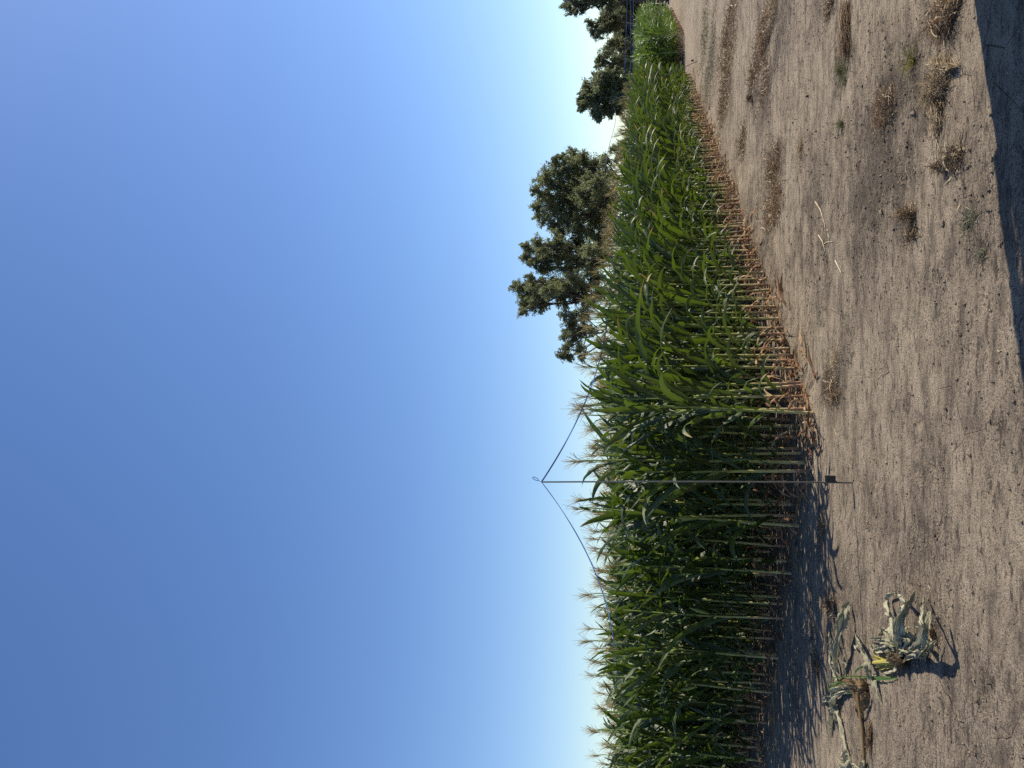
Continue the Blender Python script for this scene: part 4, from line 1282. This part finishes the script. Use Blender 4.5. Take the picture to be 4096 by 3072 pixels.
# ---------------------------------------------------------------- an unseen van, added beyond the right frame edge to cast the corner shadow
van = empty('shadow_caster_van', (0, 0, 0))
tag(van, 'short tall pale van added unseen beyond the right frame edge to shade the near soil', 'van')
ca, sa = sin(SUN_AZ), cos(SUN_AZ)
# van axes: +X along its length (away from the camera), +Y to its far side
E0 = np.array([2.55, 4.035])           # rear far corner on the soil
VX = np.array([sin(radians(77)), cos(radians(77)), 0]); VY = np.array([-VX[1], VX[0], 0])
VL, VW = .72, .72        # short and narrow, so the added van blocks less of the sky
VM = np.eye(4); VM[:3, 0] = VX * VL; VM[:3, 1] = VY * VW; VM[:2, 3] = E0
def van_profile(x0, x1, w, prof, name, mat):
    """prof: (y, z) outline, from one side over the top to the other"""
    m = MB()
    pr = np.array(prof, float)
    xs = np.array([x0, x0 + .06, x1 - .06, x1])
    ins = np.array([.97, 1, 1, .97])
    cy_ = pr[:, 0].mean(); cz_ = pr[:, 1].mean()
    G = np.stack([np.stack([np.full(len(pr), x), cy_ + (pr[:, 0] - cy_) * k, cz_ + (pr[:, 1] - cz_) * k], -1) for x, k in zip(xs, ins)])
    G = G @ VM[:3, :3].T + VM[:3, 3]
    m.grid(G, wrap=True)
    for j in (0, -1):
        c = np.concatenate([G[j], G[j].mean(0)[None]])
        n = len(pr)
        m.add(c, None, None, t=[[i, (i + 1) % n, n] for i in range(n)])
    return m.build(name, mat, van, smooth=False)
side = [(-.045, .35), (-.045, 1.2), (-.045, 2.0), (-.06, 2.68), (-.16, 2.76), (-1.80, 2.76), (-1.95, 2.68), (-1.99, 2.0), (-2.0, 1.2), (-2.0, .35)]
van_profile(0, 4.2, 2, side, 'body', M_PAINT)
nose = [(-.03, .35), (-.03, 1.1), (-.12, 1.30), (-1.88, 1.30), (-1.97, 1.1), (-1.97, .35)]
van_profile(4.203, 5.2, 2, nose, 'bonnet', M_PAINT)
for wx in (.85, 4.35):
    for wy in (-.02, -1.98):
        m = MB()
        c = (VM @ np.array([wx, wy, .34, 1]))[:3]
        a = np.linspace(0, 2 * pi, 24, endpoint=False)
        prof = [(-.10, .24), (-.11, .31), (-.06, .34), (.06, .34), (.11, .31), (.10, .24)]
        G = np.stack([c + VY * y_ + (VX[None] * np.cos(a)[:, None] + np.array([[0, 0, 1]]) * np.sin(a)[:, None]) * r_ for y_, r_ in prof])
        m.grid(G, wrap=True)
        w_ = m.build('wheel', M_RUBBER, van)
        m = MB()
        prof = [(-.085, .04), (-.07, .20), (-.09, .245), (.09, .245), (.07, .20), (.085, .04)]
        G = np.stack([c + VY * y_ + (VX[None] * np.cos(a)[:, None] + np.array([[0, 0, 1]]) * np.sin(a)[:, None]) * r_ for y_, r_ in prof])
        m.grid(G, wrap=True)
        m.build('rim', M_METAL, w_)
for wy in (-.043, -2.004):
    m = MB(); m.box((3.0, min(wy, wy + .006), 1.25), (3.95, max(wy, wy + .006), 1.85), M=VM); m.build('side_window', M_GLASS, van)
m = MB(); m.box((-.012, -.95, 1.25), (-.004, -.15, 1.95), M=VM); m.build('rear_window', M_GLASS, van)
m = MB(); m.box((-.012, -1.85, 1.25), (-.004, -1.05, 1.95), M=VM); m.build('rear_window', M_GLASS, van)
for y0 in (-.10, -1.98):
    m = MB(); m.box((-.035, y0, .85), (-.003, y0 + .08, 1.15), M=VM); m.build('tail_lamp', M_LAMP, van)
m = MB(); m.box((-.12, -1.95, .38), (-.003, -.05, .55), M=VM); m.build('rear_bumper', M_RUBBER, van)
m = MB(); m.box((-.06, -.20, .45), (-.002, .05, 1.66), M=VM); m.build('gap_stop_low', M_PAINT, van)  # added block that closes the lower end of the light gap in the shadow
m = MB(); m.box((-.06, -1.90, 2.12), (-.002, .05, 2.70), M=VM); m.build('gap_stop_high', M_PAINT, van)  # added block that ends the same light gap at the top
m = MB()      # bracketed roof rail added to cast the outer shadow edge beside a light gap
m.tube(np.array([(VM @ np.array([x, .06, z, 1]))[:3] for x, z in ((-.03, 1.45), (-.03, 2.0), (-.03, 2.55), (.06, 2.74), (.30, 2.80), (4.0, 2.80))]), .040, 10)
for x, z, y0 in ((1.2, 2.78, -.2), (2.2, 2.78, -.2), (3.8, 2.78, -.2)):
    m.tube(np.array([(VM @ np.array([x, y, z, 1]))[:3] for y in (y0, .06)]), .015, 6)
m.build('shadow_rail', M_METAL, van)
